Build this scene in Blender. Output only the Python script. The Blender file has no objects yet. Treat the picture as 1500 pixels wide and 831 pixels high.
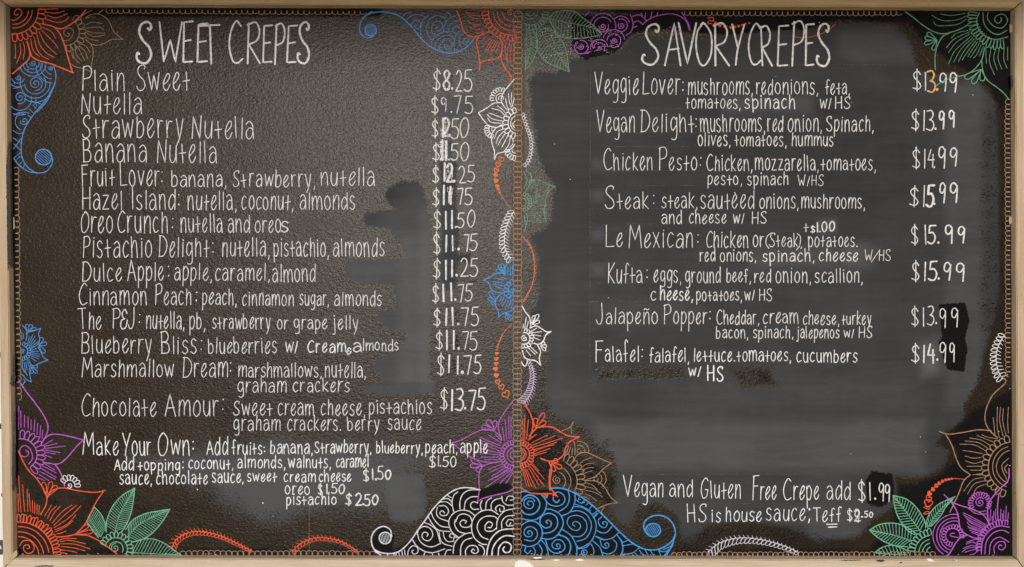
import bpy, math, random
import numpy as np

random.seed(7)
RNG = np.random.default_rng(11)
C = bpy.context.scene.collection
SC = bpy.context.scene

# ------------------------------------------------------------------ camera, world, sun, exposure
S = 0.0016            # metres on the board per photograph pixel
CX, CY = 750.0, 415.5
DIST = 3.2            # camera to board face
ZC = 1.55             # height of the board centre above the pavement
cam_d = bpy.data.cameras.new('camera')
cam = bpy.data.objects.new('camera', cam_d); C.objects.link(cam)
cam.location = (0, -DIST, ZC); cam.rotation_euler = (math.pi/2, 0, 0)
cam_d.sensor_width = 36; cam_d.lens = 36*DIST/(1500*S)
cam_d.clip_end = 500; cam_d.clip_start = 0.05
SC.camera = cam

SUN_EL, SUN_AZ = 6.0, -2.4      # azimuth from straight in front of the board, minus = from the left
w = bpy.data.worlds.new('World'); SC.world = w; w.use_nodes = True
nt = w.node_tree
sky = nt.nodes.new('ShaderNodeTexSky'); sky.sky_type = 'NISHITA'; sky.sun_disc = False
sky.sun_elevation = math.radians(SUN_EL); sky.sun_rotation = math.radians(180 - SUN_AZ)
sky.dust_density = 1.0; sky.air_density = 1.0; sky.ozone_density = 2.0
bg = nt.nodes['Background']; nt.links.new(sky.outputs[0], bg.inputs[0]); bg.inputs[1].default_value = 0.085
sun_d = bpy.data.lights.new('sun', 'SUN'); sun_d.energy = 2.75; sun_d.angle = math.radians(12)
sun_d.color = (1.0, 0.975, 0.945)
sun = bpy.data.objects.new('sun', sun_d); C.objects.link(sun)
# the lamp shines along its local -Z: sun in front of the board (towards -Y), up, a little to the left
sun.rotation_euler = (math.radians(90 - SUN_EL), 0, math.radians(SUN_AZ))
SC.view_settings.view_transform = 'Standard'; SC.view_settings.look = 'None'
SC.view_settings.exposure = 0.0; SC.view_settings.gamma = 1.0

# ------------------------------------------------------------------ helpers
def W(px, py, d=0.0):
    """photograph pixel -> point that stands d metres in front of the board face (board-local metres)"""
    f = (DIST - d)/DIST
    return ((px-CX)*S*f, -d, (CY-py)*S*f)

def link(name, verts, faces, mat, parent=None, smooth=False, attrs=None):
    me = bpy.data.meshes.new(name)
    me.from_pydata([tuple(map(float, v)) for v in verts], [], faces)
    me.materials.append(mat)
    if smooth: me.polygons.foreach_set('use_smooth', [True]*len(me.polygons))
    if attrs:
        for k, a in attrs.items():
            at = me.attributes.new(k, 'FLOAT', 'POINT')
            at.data.foreach_set('value', np.asarray(a, dtype=np.float32))
    me.update()
    o = bpy.data.objects.new(name, me); C.objects.link(o)
    if parent is not None: o.parent = parent
    return o

def tag(o, label=None, cat=None, group=None, kind=None):
    if label: o['label'] = label
    if cat: o['category'] = cat
    if group: o['group'] = group
    if kind: o['kind'] = kind
    return o

def smooth_path(pts, step=1.3):
    """Catmull-Rom through the points; a doubled point is a corner"""
    runs, cur = [], [pts[0]]
    for a, b in zip(pts, pts[1:]):
        if a == b:
            runs.append(cur); cur = [b]
        else:
            cur.append(b)
    runs.append(cur)
    out = []
    for r in runs:
        if len(r) == 1:
            if not out: out.append(r[0])
            continue
        q = [np.array(p, float) for p in r]
        e = [2*q[0]-q[1]] + q + [2*q[-1]-q[-2]]
        closed = np.hypot(*(q[0]-q[-1])) < 1e-6 and len(q) > 3
        if closed: e[0] = q[-2]; e[-1] = q[1]
        for i in range(len(q)-1):
            p0, p1, p2, p3 = e[i:i+4]
            n = max(1, int(math.ceil(np.hypot(*(p2-p1))/step)))
            if len(q) == 2: n = max(1, min(n, 6))
            for k in range(n):
                t = k/n
                out.append(tuple(0.5*((2*p1) + (-p0+p2)*t + (2*p0-5*p1+4*p2-p3)*t*t + (-p0+3*p1-3*p2+p3)*t**3)))
        out.append(tuple(q[-1]))
    res = [out[0]]
    for p in out[1:]:
        if abs(p[0]-res[-1][0]) + abs(p[1]-res[-1][1]) > 0.05: res.append(p)
    return res

LIFT = [0]
class Ink:
    K = 1.0
    """collects drawn marker strokes (photograph pixels) and builds them as one raised paint mesh"""
    def __init__(self):
        self.v, self.f, self.wear = [], [], []
    def stroke(self, pts, wd=2.4, wear=0.2, closed=False, taper=0.0, step=1.3):
        pts = [tuple(map(float, p)) for p in pts]
        if closed: pts = pts + [pts[0]]
        if len(pts) == 1: pts = [pts[0], (pts[0][0]+0.3, pts[0][1]+0.3)]
        p = np.array(smooth_path(pts, step))
        if len(p) < 2: p = np.vstack([p, p + 0.3])
        n = len(p)
        d = np.gradient(p, axis=0) if n > 2 else np.repeat(p[1:]-p[:1], 2, axis=0)
        L = np.maximum(np.hypot(d[:, 0], d[:, 1]), 1e-6); d = d/L[:, None]
        nr = np.stack([-d[:, 1], d[:, 0]], 1)
        ph = random.random()*9
        s = np.concatenate([[0], np.cumsum(np.hypot(*np.diff(p, axis=0).T))])
        wdt = wd*0.5*self.K*(1 + 0.10*np.sin(s*0.45+ph) + 0.06*np.sin(s*1.3+2*ph))
        if taper: wdt = wdt*(1-taper*np.linspace(0, 1, n)**2)
        LIFT[0] = (LIFT[0]+1) % 40
        base = 0.00012 + LIFT[0]*0.000006
        hi = base + 0.00022
        i0 = len(self.v)
        wv = wear + 0.12*(random.random()-0.5)
        for i in range(n):
            a, b = p[i]-nr[i]*wdt[i], p[i]+nr[i]*wdt[i]
            self.v += [W(a[0], a[1], base), W(p[i][0], p[i][1], hi), W(b[0], b[1], base)]
            self.wear += [wv]*3
        for i in range(n-1):
            j = i0+3*i
            self.f += [(j, j+1, j+4, j+3), (j+1, j+2, j+5, j+4)]
        for e, sg in ((0, -1), (n-1, 1)):           # round ends
            c = p[e]; j = i0+3*e; idx = []
            for k in (1, 2, 3):
                t = math.pi*k/4
                q = c - nr[e]*wdt[e]*math.cos(t) + d[e]*sg*wdt[e]*math.sin(t)
                idx.append(len(self.v)); self.v.append(W(q[0], q[1], base)); self.wear.append(wv)
            ring = [j]+idx+[j+2]
            for a, b in zip(ring, ring[1:]):
                self.f.append((j+1, a, b) if sg < 0 else (j+1, b, a))
    def blob(self, pts, wear=0.2, d=0.00025):
        """a filled patch of paint with the given outline"""
        p = smooth_path([tuple(q) for q in pts]+[tuple(pts[0])], 2.0)[:-1]
        LIFT[0] = (LIFT[0]+1) % 40
        base = 0.00012 + LIFT[0]*0.000006
        c = np.mean(np.array(p), axis=0); i0 = len(self.v)
        self.v.append(W(c[0], c[1], base+0.0002)); self.wear.append(wear)
        for q in p: self.v.append(W(q[0], q[1], base)); self.wear.append(wear)
        for k in range(len(p)): self.f.append((i0, i0+1+k, i0+1+(k+1) % len(p)))
    def build(self, name, mat, parent, label=None):
        o = link(name, self.v, self.f, mat, parent, True, {'wear': self.wear})
        if label: o['label'] = label
        return o

# ------------------------------------------------------------------ materials
class N:
    def __init__(self, name):
        self.m = bpy.data.materials.new(name); self.m.use_nodes = True
        self.t = self.m.node_tree; self.b = self.t.nodes['Principled BSDF']; self.out = self.t.nodes['Material Output']
    def n(self, typ, **kw):
        x = self.t.nodes.new(typ)
        for k, v in kw.items():
            if k in ('operation', 'blend_type', 'data_type', 'attribute_name', 'feature', 'noise_dimensions', 'interpolation_type', 'clamp', 'use_clamp'): setattr(x, k, v)
            else: x.inputs[k].default_value = v
        return x
    def l(self, a, b): self.t.links.new(a, b)
    def noise(self, vec, scale, detail=3.0, rough=0.55, dist=0.0):
        x = self.n('ShaderNodeTexNoise', Scale=scale, Detail=detail, Roughness=rough, Distortion=dist)
        self.l(vec, x.inputs['Vector']); return x.outputs['Fac']
    def math(self, op, a, b=None, c=None, clamp=False):
        x = self.n('ShaderNodeMath', operation=op); x.use_clamp = clamp
        for i, v in enumerate((a, b, c)):
            if v is None: continue
            if isinstance(v, (int, float)): x.inputs[i].default_value = v
            else: self.l(v, x.inputs[i])
        return x.outputs[0]
    def mix(self, f, a, b):
        x = self.n('ShaderNodeMix', data_type='RGBA')
        for i, v in ((0, f), (6, a), (7, b)):
            if isinstance(v, (int, float)): x.inputs[i].default_value = v
            elif isinstance(v, tuple): x.inputs[i].default_value = (*v, 1) if len(v) == 3 else v
            else: self.l(v, x.inputs[i])
        return x.outputs[2]
    def mixf(self, f, a, b):
        x = self.n('ShaderNodeMix', data_type='FLOAT')
        for i, v in ((0, f), (2, a), (3, b)):
            if isinstance(v, (int, float)): x.inputs[i].default_value = v
            else: self.l(v, x.inputs[i])
        return x.outputs[0]
    def smooth(self, v, lo, hi):
        x = self.n('ShaderNodeMapRange', interpolation_type='SMOOTHSTEP')
        x.inputs[1].default_value = lo; x.inputs[2].default_value = hi; self.l(v, x.inputs[0]); return x.outputs[0]
    def attr(self, name):
        return self.n('ShaderNodeAttribute', attribute_name=name).outputs['Fac']
    def obj(self, scale=(1, 1, 1), rot=(0, 0, 0)):
        tc = self.n('ShaderNodeTexCoord'); mp = self.n('ShaderNodeMapping')
        mp.inputs['Scale'].default_value = scale; mp.inputs['Rotation'].default_value = rot
        self.l(tc.outputs['Object'], mp.inputs[0]); return mp.outputs[0]
    def bump(self, h, strength, dist, prev=None):
        x = self.n('ShaderNodeBump', Strength=1.0, Distance=dist)
        if isinstance(strength, (int, float)): x.inputs['Strength'].default_value = strength
        else: self.l(strength, x.inputs['Strength'])
        self.l(h, x.inputs['Height'])
        if prev is not None: self.l(prev, x.inputs['Normal'])
        return x.outputs[0]

def peel_height(k):
    """roller texture of the old glossy paint: flat-topped bumps about a centimetre across"""
    v = k.obj((1, 1, 1.35))
    warp = k.noise(v, 60, 2)
    a = k.noise(v, 122, 2.0, 0.5, 0.7)
    b = k.noise(k.obj((1.4, 1, 2.0), (0, 0.35, 0)), 230, 2.0, 0.5, 0.3)
    h = k.math('ADD', k.math('MULTIPLY', a, 1.0), k.math('MULTIPLY', b, 0.55))
    return h

def chalk(name, col, rough=0.75, var=0.30):
    k = N(name)
    v = k.obj()
    fine = k.noise(v, 620, 3, 0.6)
    mid = k.noise(v, 140, 2, 0.5)
    col2 = tuple(c*0.62 for c in col)
    k.l(k.mix(k.smooth(mid, 0.35, 0.7), col, tuple(c*(1-var) for c in col)), k.b.inputs['Base Color'])
    k.b.inputs['Roughness'].default_value = rough
    k.b.inputs['Specular IOR Level'].default_value = 0.25
    h = peel_height(k)
    k.l(k.bump(h, 0.35, 0.0015), k.b.inputs['Normal'])
    # bare board shows between the bumps where the marker ran dry
    wear = k.attr('wear')
    f = k.math('ADD', k.math('MULTIPLY', fine, 0.6), k.math('MULTIPLY', k.noise(v, 260, 2, 0.5), 0.4))
    patch = k.math('MULTIPLY', k.math('SUBTRACT', k.noise(v, 38, 2, 0.5), 0.5), 0.30)
    thr = k.math('ADD', k.math('ADD', k.math('MULTIPLY', wear, 0.55), 0.20), patch)
    hole = k.smooth(k.math('SUBTRACT', thr, f), -0.05, 0.05)
    tr = k.n('ShaderNodeBsdfTransparent'); mx = k.n('ShaderNodeMixShader')
    k.l(hole, mx.inputs[0]); k.l(k.b.outputs[0], mx.inputs[1]); k.l(tr.outputs[0], mx.inputs[2])
    k.l(mx.outputs[0], k.out.inputs[0])
    return k.m

M = {}
M['white'] = chalk('white_marker', (0.77, 0.775, 0.77))
M['bright'] = chalk('bright_white_marker', (0.90, 0.91, 0.92))
M['lavender'] = chalk('lavender_marker', (0.62, 0.52, 0.70))
M['pale'] = chalk('pale_lavender_marker', (0.76, 0.73, 0.81))
M['red'] = chalk('red_marker', (0.82, 0.115, 0.045))
M['orange'] = chalk('orange_marker', (0.80, 0.20, 0.07))
M['gold'] = chalk('gold_marker', (0.75, 0.40, 0.14))
M['tan'] = chalk('tan_marker', (0.38, 0.235, 0.14))
M['blue'] = chalk('blue_marker', (0.085, 0.30, 0.72))
M['sky'] = chalk('bright_blue_marker', (0.06, 0.34, 0.80))
M['purple'] = chalk('purple_marker', (0.50, 0.12, 0.60))
M['green'] = chalk('green_marker', (0.15, 0.37, 0.225))
M['palegreen'] = chalk('pale_green_marker', (0.20, 0.33, 0.23))
M['shadedgreen'] = chalk('shaded_green_marker', (0.155, 0.30, 0.185))  # green marker with the shade near the top edge put into its colour
M['mint'] = chalk('mint_marker', (0.17, 0.50, 0.32))
M['guide'] = chalk('pencil_guide', (0.17, 0.16, 0.14))

def board_material():
    k = N('board_paint')
    v = k.obj()
    matte, tone, black, tan, smear = (k.attr(a) for a in ('matte', 'tone', 'black', 'tan', 'smear'))
    ragged = k.math('SUBTRACT', k.noise(k.obj((1, 1, 1.4)), 190, 4, 0.7), 0.5)
    coarse = k.math('SUBTRACT', k.noise(v, 26, 3, 0.6), 0.5)
    rg = k.math('ADD', k.math('MULTIPLY', ragged, 1.7), k.math('MULTIPLY', coarse, 0.6))
    mm = k.smooth(k.math('ADD', matte, rg), 0.42, 0.58)
    kk = k.smooth(k.math('ADD', black, k.math('MULTIPLY', rg, 0.8)), 0.38, 0.62)
    tt = k.math('MULTIPLY', k.smooth(k.math('ADD', tan, k.math('MULTIPLY', ragged, 0.5)), 0.2, 0.7), 0.85)
    ss = k.math('MULTIPLY', k.smooth(k.math('ADD', smear, rg), 0.25, 0.85), 0.8)
    streak = k.noise(k.obj((6, 1, 60)), 1.0, 4, 0.6)
    cloud = k.noise(v, 7, 3, 0.55)
    grain = k.noise(v, 420, 2, 0.6)
    old = k.mix(k.smooth(cloud, 0.3, 0.7), (0.0180, 0.0124, 0.0064), (0.0265, 0.0190, 0.0108))
    swipe = k.noise(k.obj((3, 1, 16), (0, 0.25, 0)), 1.6, 4, 0.62, 1.2)
    upright = k.noise(k.obj((30, 1, 3)), 1.0, 4, 0.6, 0.6)
    tone = k.math('MULTIPLY', tone, k.math('ADD', 0.72, k.math('MULTIPLY', k.math('ADD', swipe, ragged), 0.55)))
    shade = k.math('ADD', k.math('MULTIPLY', streak, 0.18), k.math('ADD', k.math('MULTIPLY', cloud, 0.26), k.math('MULTIPLY', tone, 0.95)))
    shade = k.math('ADD', shade, k.math('ADD', k.math('MULTIPLY', swipe, 0.30), k.math('MULTIPLY', upright, 0.10)))
    shade = k.math('ADD', shade, k.math('MULTIPLY', k.math('SUBTRACT', grain, 0.5), 0.45))
    grey = k.mix(k.math('SUBTRACT', shade, 0.15, clamp=True), (0.0165, 0.0175, 0.0188), (0.095, 0.099, 0.104))
    col = k.mix(mm, old, grey)
    col = k.mix(ss, col, (0.085, 0.09, 0.098))
    col = k.mix(kk, col, (0.0052, 0.0045, 0.0042))
    col = k.mix(tt, col, (0.105, 0.072, 0.048))
    k.l(col, k.b.inputs['Base Color'])
    gl = k.mixf(mm, 0.24, 0.55)
    gl = k.mixf(ss, gl, 0.6); gl = k.mixf(kk, gl, 0.5); gl = k.mixf(tt, gl, 0.6)
    k.l(gl, k.b.inputs['Roughness'])
    k.l(k.mixf(kk, k.mixf(mm, 0.074, 0.07), 0.04), k.b.inputs['Specular IOR Level'])
    st = k.mixf(mm, 0.17, 0.05)
    st = k.mixf(kk, st, 0.25)
    k.l(k.bump(peel_height(k), st, 0.0036), k.b.inputs['Normal'])
    return k.m
M['board'] = board_material()

def wood(name, a, b, along):
    k = N(name)
    sc = (3, 40, 60) if along == 'x' else (60, 40, 3)
    v = k.obj(sc)
    g = k.noise(v, 1.6, 5, 0.6, 0.7)
    fine = k.noise(k.obj(tuple(s*5 for s in sc)), 1.2, 3, 0.6)
    big = k.noise(k.obj((2, 2, 2)), 1.3, 3)
    f = k.math('ADD', k.math('MULTIPLY', g, 0.55), k.math('ADD', k.math('MULTIPLY', fine, 0.22), k.math('MULTIPLY', big, 0.25)))
    col = k.mix(k.smooth(f, 0.36, 0.68), a, b)
    spots = k.smooth(k.noise(k.obj(), 55, 3, 0.6), 0.66, 0.74)
    col = k.mix(k.math('MULTIPLY', spots, 0.45), col, tuple(c*0.45 for c in a))
    k.l(col, k.b.inputs['Base Color']); k.b.inputs['Roughness'].default_value = 0.6
    k.b.inputs['Specular IOR Level'].default_value = 0.3
    k.l(k.bump(k.math('ADD', g, fine), 0.3, 0.0012), k.b.inputs['Normal'])
    return k.m
M['wood_x'] = wood('pine_rail', (0.46, 0.35, 0.235), (0.62, 0.51, 0.38), 'x')
M['wood_top'] = wood('honey_pine_rail', (0.60, 0.41, 0.19), (0.76, 0.57, 0.31), 'x')
M['wood_z'] = wood('pine_stile', (0.42, 0.30, 0.185), (0.54, 0.42, 0.285), 'z')
M['wood_old'] = wood('yellowed_filler', (0.42, 0.31, 0.15), (0.54, 0.42, 0.22), 'x')
def plain(name, col, rough=0.5, scale=60, var=0.3, bump=0.2, metal=0.0):
    k = N(name); v = k.obj()
    k.l(k.mix(k.noise(v, scale, 4, 0.6), tuple(c*(1-var) for c in col), tuple(min(1, c*(1+var)) for c in col)), k.b.inputs['Base Color'])
    k.b.inputs['Roughness'].default_value = rough; k.b.inputs['Metallic'].default_value = metal
    k.l(k.bump(k.noise(v, scale*4, 3), bump, 0.002), k.b.inputs['Normal']); return k.m
M['wall'] = plain('painted_wall', (0.78, 0.77, 0.73), 0.8, 14, 0.12, 0.5)
M['iron'] = plain('black_iron', (0.018, 0.016, 0.015), 0.45, 90, 0.4, 0.3)
M['brass'] = plain('aged_brass', (0.18, 0.13, 0.07), 0.45, 120, 0.3, 0.3)
M['blackpaint'] = plain('black_paint', (0.014, 0.012, 0.011), 0.5, 200, 0.4, 0.6)
M['whitepaint'] = plain('white_paint', (0.80, 0.79, 0.75), 0.5, 90, 0.08, 0.3)
M['caulk'] = plain('yellowed_glue', (0.34, 0.26, 0.11), 0.5, 150, 0.25, 0.4)
M['shade_slab'] = plain('shade_slab_brown', (0.20, 0.12, 0.06), 0.7, 20, 0.2, 0.3)
M['paving'] = plain('paving_concrete', (0.28, 0.28, 0.28), 0.85, 5, 0.2, 0.4)

# ------------------------------------------------------------------ the setting: wall, an unseen slab added for shade, pavement in front
def box(name, lo, hi, mat, parent=None):
    x0, y0, z0 = lo; x1, y1, z1 = hi
    vs = [(x0,y0,z0),(x1,y0,z0),(x1,y1,z0),(x0,y1,z0),(x0,y0,z1),(x1,y0,z1),(x1,y1,z1),(x0,y1,z1)]
    fs = [(0,3,2,1),(4,5,6,7),(0,1,5,4),(1,2,6,5),(2,3,7,6),(3,0,4,7)]
    return link(name, vs, fs, mat, parent)
WALL_Y = 0.022
wall = box('wall', (-3.2, WALL_Y, 0), (3.2, WALL_Y+0.2, 2.9), M['wall'])
tag(wall, 'pale painted wall behind the menu board', 'wall', kind='structure')
shade_slab = box('shade_slab', (-3.4, -1.2, 2.272), (3.4, WALL_Y, 2.372), M['shade_slab'])  # added above the view to block sun, so light falls off towards the top
tag(shade_slab, 'brown slab added out of view to shade the top of the board', 'shade_slab', kind='structure')
gv = [(-60, -60, -0.004), (60, -60, -0.004), (60, 60, -0.004), (-60, 60, -0.004)]
ground = link('ground', gv, [(0, 1, 2, 3)], M['paving'])
tag(ground, 'grey paved ground in front of the wall', 'ground', kind='structure')

# ------------------------------------------------------------------ the menu board
board = bpy.data.objects.new('menu_board', None); C.objects.link(board)
board.location = (0, 0, ZC)
tag(board, 'large black menu board in a pine frame, handwritten and edged with drawn flowers', 'menu board')

# corner pixels of the board opening (TL, TR, BR, BL)
INNER = [(14.5, 10.5), (1480.0, 16.2), (1483.0, 814.6), (25.5, 813.0)]

def poly_sd(P, X, Y):
    """signed distance (px, + inside) from grid points to polygon"""
    P = np.array(P, float); d = np.full(X.shape, 1e9); ins = np.zeros(X.shape, bool)
    n = len(P)
    for i in range(n):
        x0, y0 = P[i]; x1, y1 = P[(i+1) % n]
        ex, ey = x1-x0, y1-y0; L = ex*ex+ey*ey+1e-9
        t = np.clip(((X-x0)*ex+(Y-y0)*ey)/L, 0, 1)
        d = np.minimum(d, np.hypot(X-x0-t*ex, Y-y0-t*ey))
        c = ((y0 > Y) != (y1 > Y)) & (X < ex*(Y-y0)/(ey if abs(ey) > 1e-9 else 1e-9)+x0)
        ins ^= c
    return np.where(ins, d, -d)
def zp(s, z):
    ox, oy, k = z
    return [(ox+float(a.split(',')[0])/k, oy+float(a.split(',')[1])/k) for a in s.split()]

def build_panel():
    step = 3.0
    nx, ny = int(1474/step)+1, int(808/step)+1
    U, V = np.meshgrid(np.linspace(0, 1, nx), np.linspace(0, 1, ny))
    tl, tr, br, bl = [np.array(p, float)+np.array(o) for p, o in zip(INNER, [(-3,-3),(3,-3),(3,3),(-3,3)])]
    X = (1-V)*((1-U)*tl[0]+U*tr[0])+V*((1-U)*bl[0]+U*br[0])
    Y = (1-V)*((1-U)*tl[1]+U*tr[1])+V*((1-U)*bl[1]+U*br[1])
    A = {k: np.zeros(X.shape) for k in ('matte', 'tone', 'black', 'tan', 'smear')}
    def add(k, P, soft=8.0, val=1.0, mode='max'):
        m = np.clip(0.5+poly_sd(P, X, Y)/(2*soft), 0, 1)
        if mode == 'max': A[k] = np.maximum(A[k], m*val)
        elif mode == 'add': A[k] = A[k]+m*val
        elif mode == 'cut': A[k] = A[k]*(1-m*val)
    R = lambda x0, y0, x1, y1: [(x0, y0), (x1, y0), (x1, y1), (x0, y1)]
    # the big matte repaint of the right-hand half
    right = [(815,107),(838,88),(880,82),(905,76),(930,52),(1000,62),(1050,52),(1100,47),(1150,44),(1195,46),(1225,36),(1270,33),(1310,36),
             (1336,62),(1340,92),(1362,112),(1400,108),(1432,118),(1456,150),(1462,200),(1462,300),(1464,420),(1456,470),(1442,520),(1432,560),
             (1412,592),(1416,618),(1378,636),(1372,652),(1392,662),(1378,688),(1346,700),(1312,698),(1312,740),(1276,764),(1258,786),(1200,796),
             (1150,772),(1090,762),(1032,770),(1022,792),(1000,797),(992,756),(962,734),(936,738),(926,768),(905,764),(892,726),(908,698),(898,664),(872,652),
             (852,622),(818,612),(797,584),(801,540),(806,500),(792,482),(776,462),(792,432),(788,380),(779,345),(806,328),(813,272),(792,242),(784,200),
             (778,150),(775,120),(790,106)]
    add('matte', right, 11)
    for p in ([(868,537),(1002,534),(1006,556),(960,559),(872,558)], [(1064,538),(1128,536),(1142,566),(1086,570)],
              R(1350,76,1372,100)): add('matte', p, 12, .85, 'cut')
    zl = (480, 230, 3.324)
    add('matte', zp('300,150 370,115 440,120 470,170 480,230 500,330 500,480 506,640 502,850 320,850 262,805 250,770 300,745 370,740 345,690 315,650 330,620 150,615 88,572 80,530 110,505 300,500 390,490 370,440 330,390 300,345 190,335 170,300 190,270 340,255 300,230 280,190', zl), 7)
    add('tone', [(500,380),(640,240),(650,600),(520,600)], 14, 0.30, 'add')
    zl = (480, 400, 3.324)
    add('matte', zp('500,0 500,450 492,505 530,540 530,582 400,600 260,596 175,580 175,560 270,530 260,490 225,460 240,420 340,370 380,320 370,260 280,260 245,230 250,190 330,180 345,110 320,60 330,0', zl), 7)
    for p in ([(644,236),(668,236),(668,300),(672,330),(670,372),(668,424),(646,424),(646,300)], R(640,372,690,384),
              [(565,700),(590,690),(618,695),(626,720),(622,755),(600,768),(572,762),(562,735)]): add('matte', p, 8)
    add('tone', R(560,690,628,770), 14, 0.45, 'add')
    add('smear', [(290,650),(420,636),(560,640),(640,664),(640,690),(600,700),(600,745),(540,752),(470,748),(380,770),(330,740),(240,700),(180,690),(170,665)], 30, 0.72)
    add('smear', [(395,660),(520,670),(540,735),(420,760),(340,745),(330,700)], 24, 0.2, 'add')
    add('smear', [(446,498),(590,494),(592,512),(520,521),(450,518)], 6, 0.5)
    add('smear', [(634,143),(690,136),(700,150),(690,170),(640,172)], 6, 0.80)
    add('smear', [(640,104),(664,100),(664,135),(644,136)], 4, 0.55)
    for y in (183, 218): add('smear', R(642, y-14, 664, y+16), 5, 0.62)
    add('smear', [(376,315),(520,312),(520,340),(380,346)], 14, 0.44)
    # lighter and darker coats in the matte paint
    for P, s, v in ((R(872,618,1352,688),10,0.42), (R(1386,125,1440,600),8,0.26), ([(1228,48),(1300,42),(1335,66),(1338,92),(1262,92),(1230,80)],8,0.30),
                    (R(866,438,1032,474),8,0.16), (R(1098,362,1262,392),10,0.14), (R(960,545,1340,618),26,0.14), (R(790,560,872,640),24,0.16),
                    ([(1236,360),(1268,352),(1290,362),(1280,392),(1240,388)],6,0.2), ([(1345,505),(1372,495),(1378,545),(1350,552)],9,0.4),
                    ([(1170,745),(1255,740),(1262,785),(1190,790)],8,0.22), (R(900,700,1310,770),30,0.10), ([(1350,100),(1408,98),(1412,112),(1352,114)],6,0.2),
                    ([(1198,322),(1224,322),(1226,340),(1200,343)],5,0.5), (R(1060,140,1190,164),8,0.14),
                    (R(585,345,634,560),9,0.30), (R(616,300,636,585),5,0.18), (R(500,390,580,405),8,0.15), (R(535,240,640,300),12,-0.08),
                    (R(868,234,884,250),6,0.30), (R(868,280,884,296),6,0.36), (R(868,336,884,352),6,0.40), (R(868,388,886,404),6,0.40), (R(1354,505,1372,548),9,0.35),
                    (R(1060,142,1190,168),7,0.20), (R(1096,360,1270,394),9,0.16), (R(790,380,850,600),30,0.14),
                    (R(960,100,1330,330),60,-0.10), (R(1375,60,1450,120),20,-0.05), ([(1118,462),(1280,452),(1290,475),(1130,482)],10,0.07)):
        add('tone', P, s, v, 'add')
    # deep black touch-ups and the black ground of the drawings
    for P, s in (([(1375,446),(1414,443),(1420,470),(1414,495),(1417,515),(1412,545),(1388,542),(1380,520),(1374,500),(1380,496),(1378,470)],2.5),
                 ([(702,718),(732,707),(748,709),(750,717),(732,723),(702,730)],2.0),
                 ([(1268,704),(1276,690),(1308,694),(1310,730),(1290,744),(1270,738)],5),
                 ([(640,412),(640,414)]+[(700,413),(700,412)],1)):
        add('black', P, s)
    wave = zp('450,580 510,490 570,410 640,310 710,230 780,165 860,115 940,95 1090,115 1130,210 1430,150 1430,740 60,740 60,620 140,450 240,470 280,560 260,700', (535,700,6.522))
    add('black', wave, 5, 0.95)
    add('black', zp('60,120 400,90 480,105 560,140 720,255 880,410 1040,560 1120,610 1300,640 1400,600 1340,700 60,700', (750,700,6.0)), 4, 0.95)
    add('black', [(10,8),(128,8),(110,34),(112,108),(80,110),(50,100),(12,120)], 14, 0.44)
    add('black', [(838,22),(1010,22),(1014,48),(960,42),(925,50),(902,78),(858,88),(836,70)], 5, 0.95)
    add('black', [(820,14),(1335,14),(1330,34),(1225,30),(1180,44),(1130,46),(1060,52),(1015,48),(1000,26)], 5, 0.9)
    add('black', [(1320,14),(1486,14),(1486,165),(1462,160),(1448,128),(1420,110),(1390,92),(1350,62)], 10, 0.85)
    add('black', [(10,10),(560,10),(560,26),(10,28)], 5, 0.72)
    add('black', [(1340,705),(1380,690),(1400,665),(1380,640),(1420,600),(1490,560),(1490,830),(1250,830),(1290,775),(1312,745),(1315,705)], 9, 0.72)
    add('black', R(1462,150,1490,560), 5, 0.5); add('black', R(1425,150,1490,600), 14, 0.40)
    add('black', [(868,537),(1002,534),(1006,556),(872,560)], 8, 0.42); add('black', [(1064,538),(1128,536),(1142,566),(1086,570)], 8, 0.44)
    add('black', [(985,790),(1040,765),(1150,765),(1260,790),(1300,830),(960,830)], 10, 0.46); add('black', [(765,445),(800,450),(812,600),(900,640),(905,720),(800,720),(765,600)], 10, 0.38)
    add('black', R(10,100,27,830), 4, 0.72)
    add('black', R(20,800,560,830), 5, 0.55); add('black', R(985,800,1300,830), 6, 0.6)
    add('black', [(30,680),(100,730),(150,700),(240,745),(262,815),(26,815)], 16, 0.45)
    add('black', [(765,590),(800,612),(830,650),(905,700),(905,740),(880,740),(830,712),(765,712)], 6, 0.55)
    add('black', [(935,738),(962,734),(1000,752),(1006,800),(930,800),(920,778)], 7, 0.4)
    for y in (117, 192, 217, 262): add('black', R(655,y-12,666,y+12), 4, 0.40)
    for y, x in ((463,668),(500,668),(535,664)): add('black', R(x-6,y-14,x+8,y+13), 5, 0.46)
    add('tan', [(752,40),(766,40),(767,180),(766,300),(764,420),(752,420),(752,200)], 4, 0.5)
    add('tan', [(752,95),(768,95),(768,310),(752,310)], 6, 0.5, 'add')
    verts = [W(x, y, 0.0) for x, y in zip(X.ravel(), Y.ravel())]
    idx = np.arange(nx*ny).reshape(ny, nx)
    a, b, c, d = idx[:-1,:-1].ravel(), idx[:-1,1:].ravel(), idx[1:,1:].ravel(), idx[1:,:-1].ravel()
    faces = list(zip(a.tolist(), d.tolist(), c.tolist(), b.tolist()))
    n0 = len(verts)                                    # back and edges: the panel is 12 mm thick
    cor = [idx[0,0], idx[0,-1], idx[-1,-1], idx[-1,0]]
    for q in cor: verts.append((verts[q][0], 0.012, verts[q][2]))
    rim = [idx[0,:], idx[:,-1], idx[-1,::-1], idx[::-1,0]]
    faces.append((n0, n0+1, n0+2, n0+3))
    for k, r in enumerate(rim): faces.append(tuple([n0+(k+1) % 4, n0+k]+[int(i) for i in r]))
    att = {k: np.concatenate([v.ravel(), np.zeros(4)]) for k, v in A.items()}
    return link('panel', verts, faces, M['board'], board, False, att)
panel = build_panel()

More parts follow.
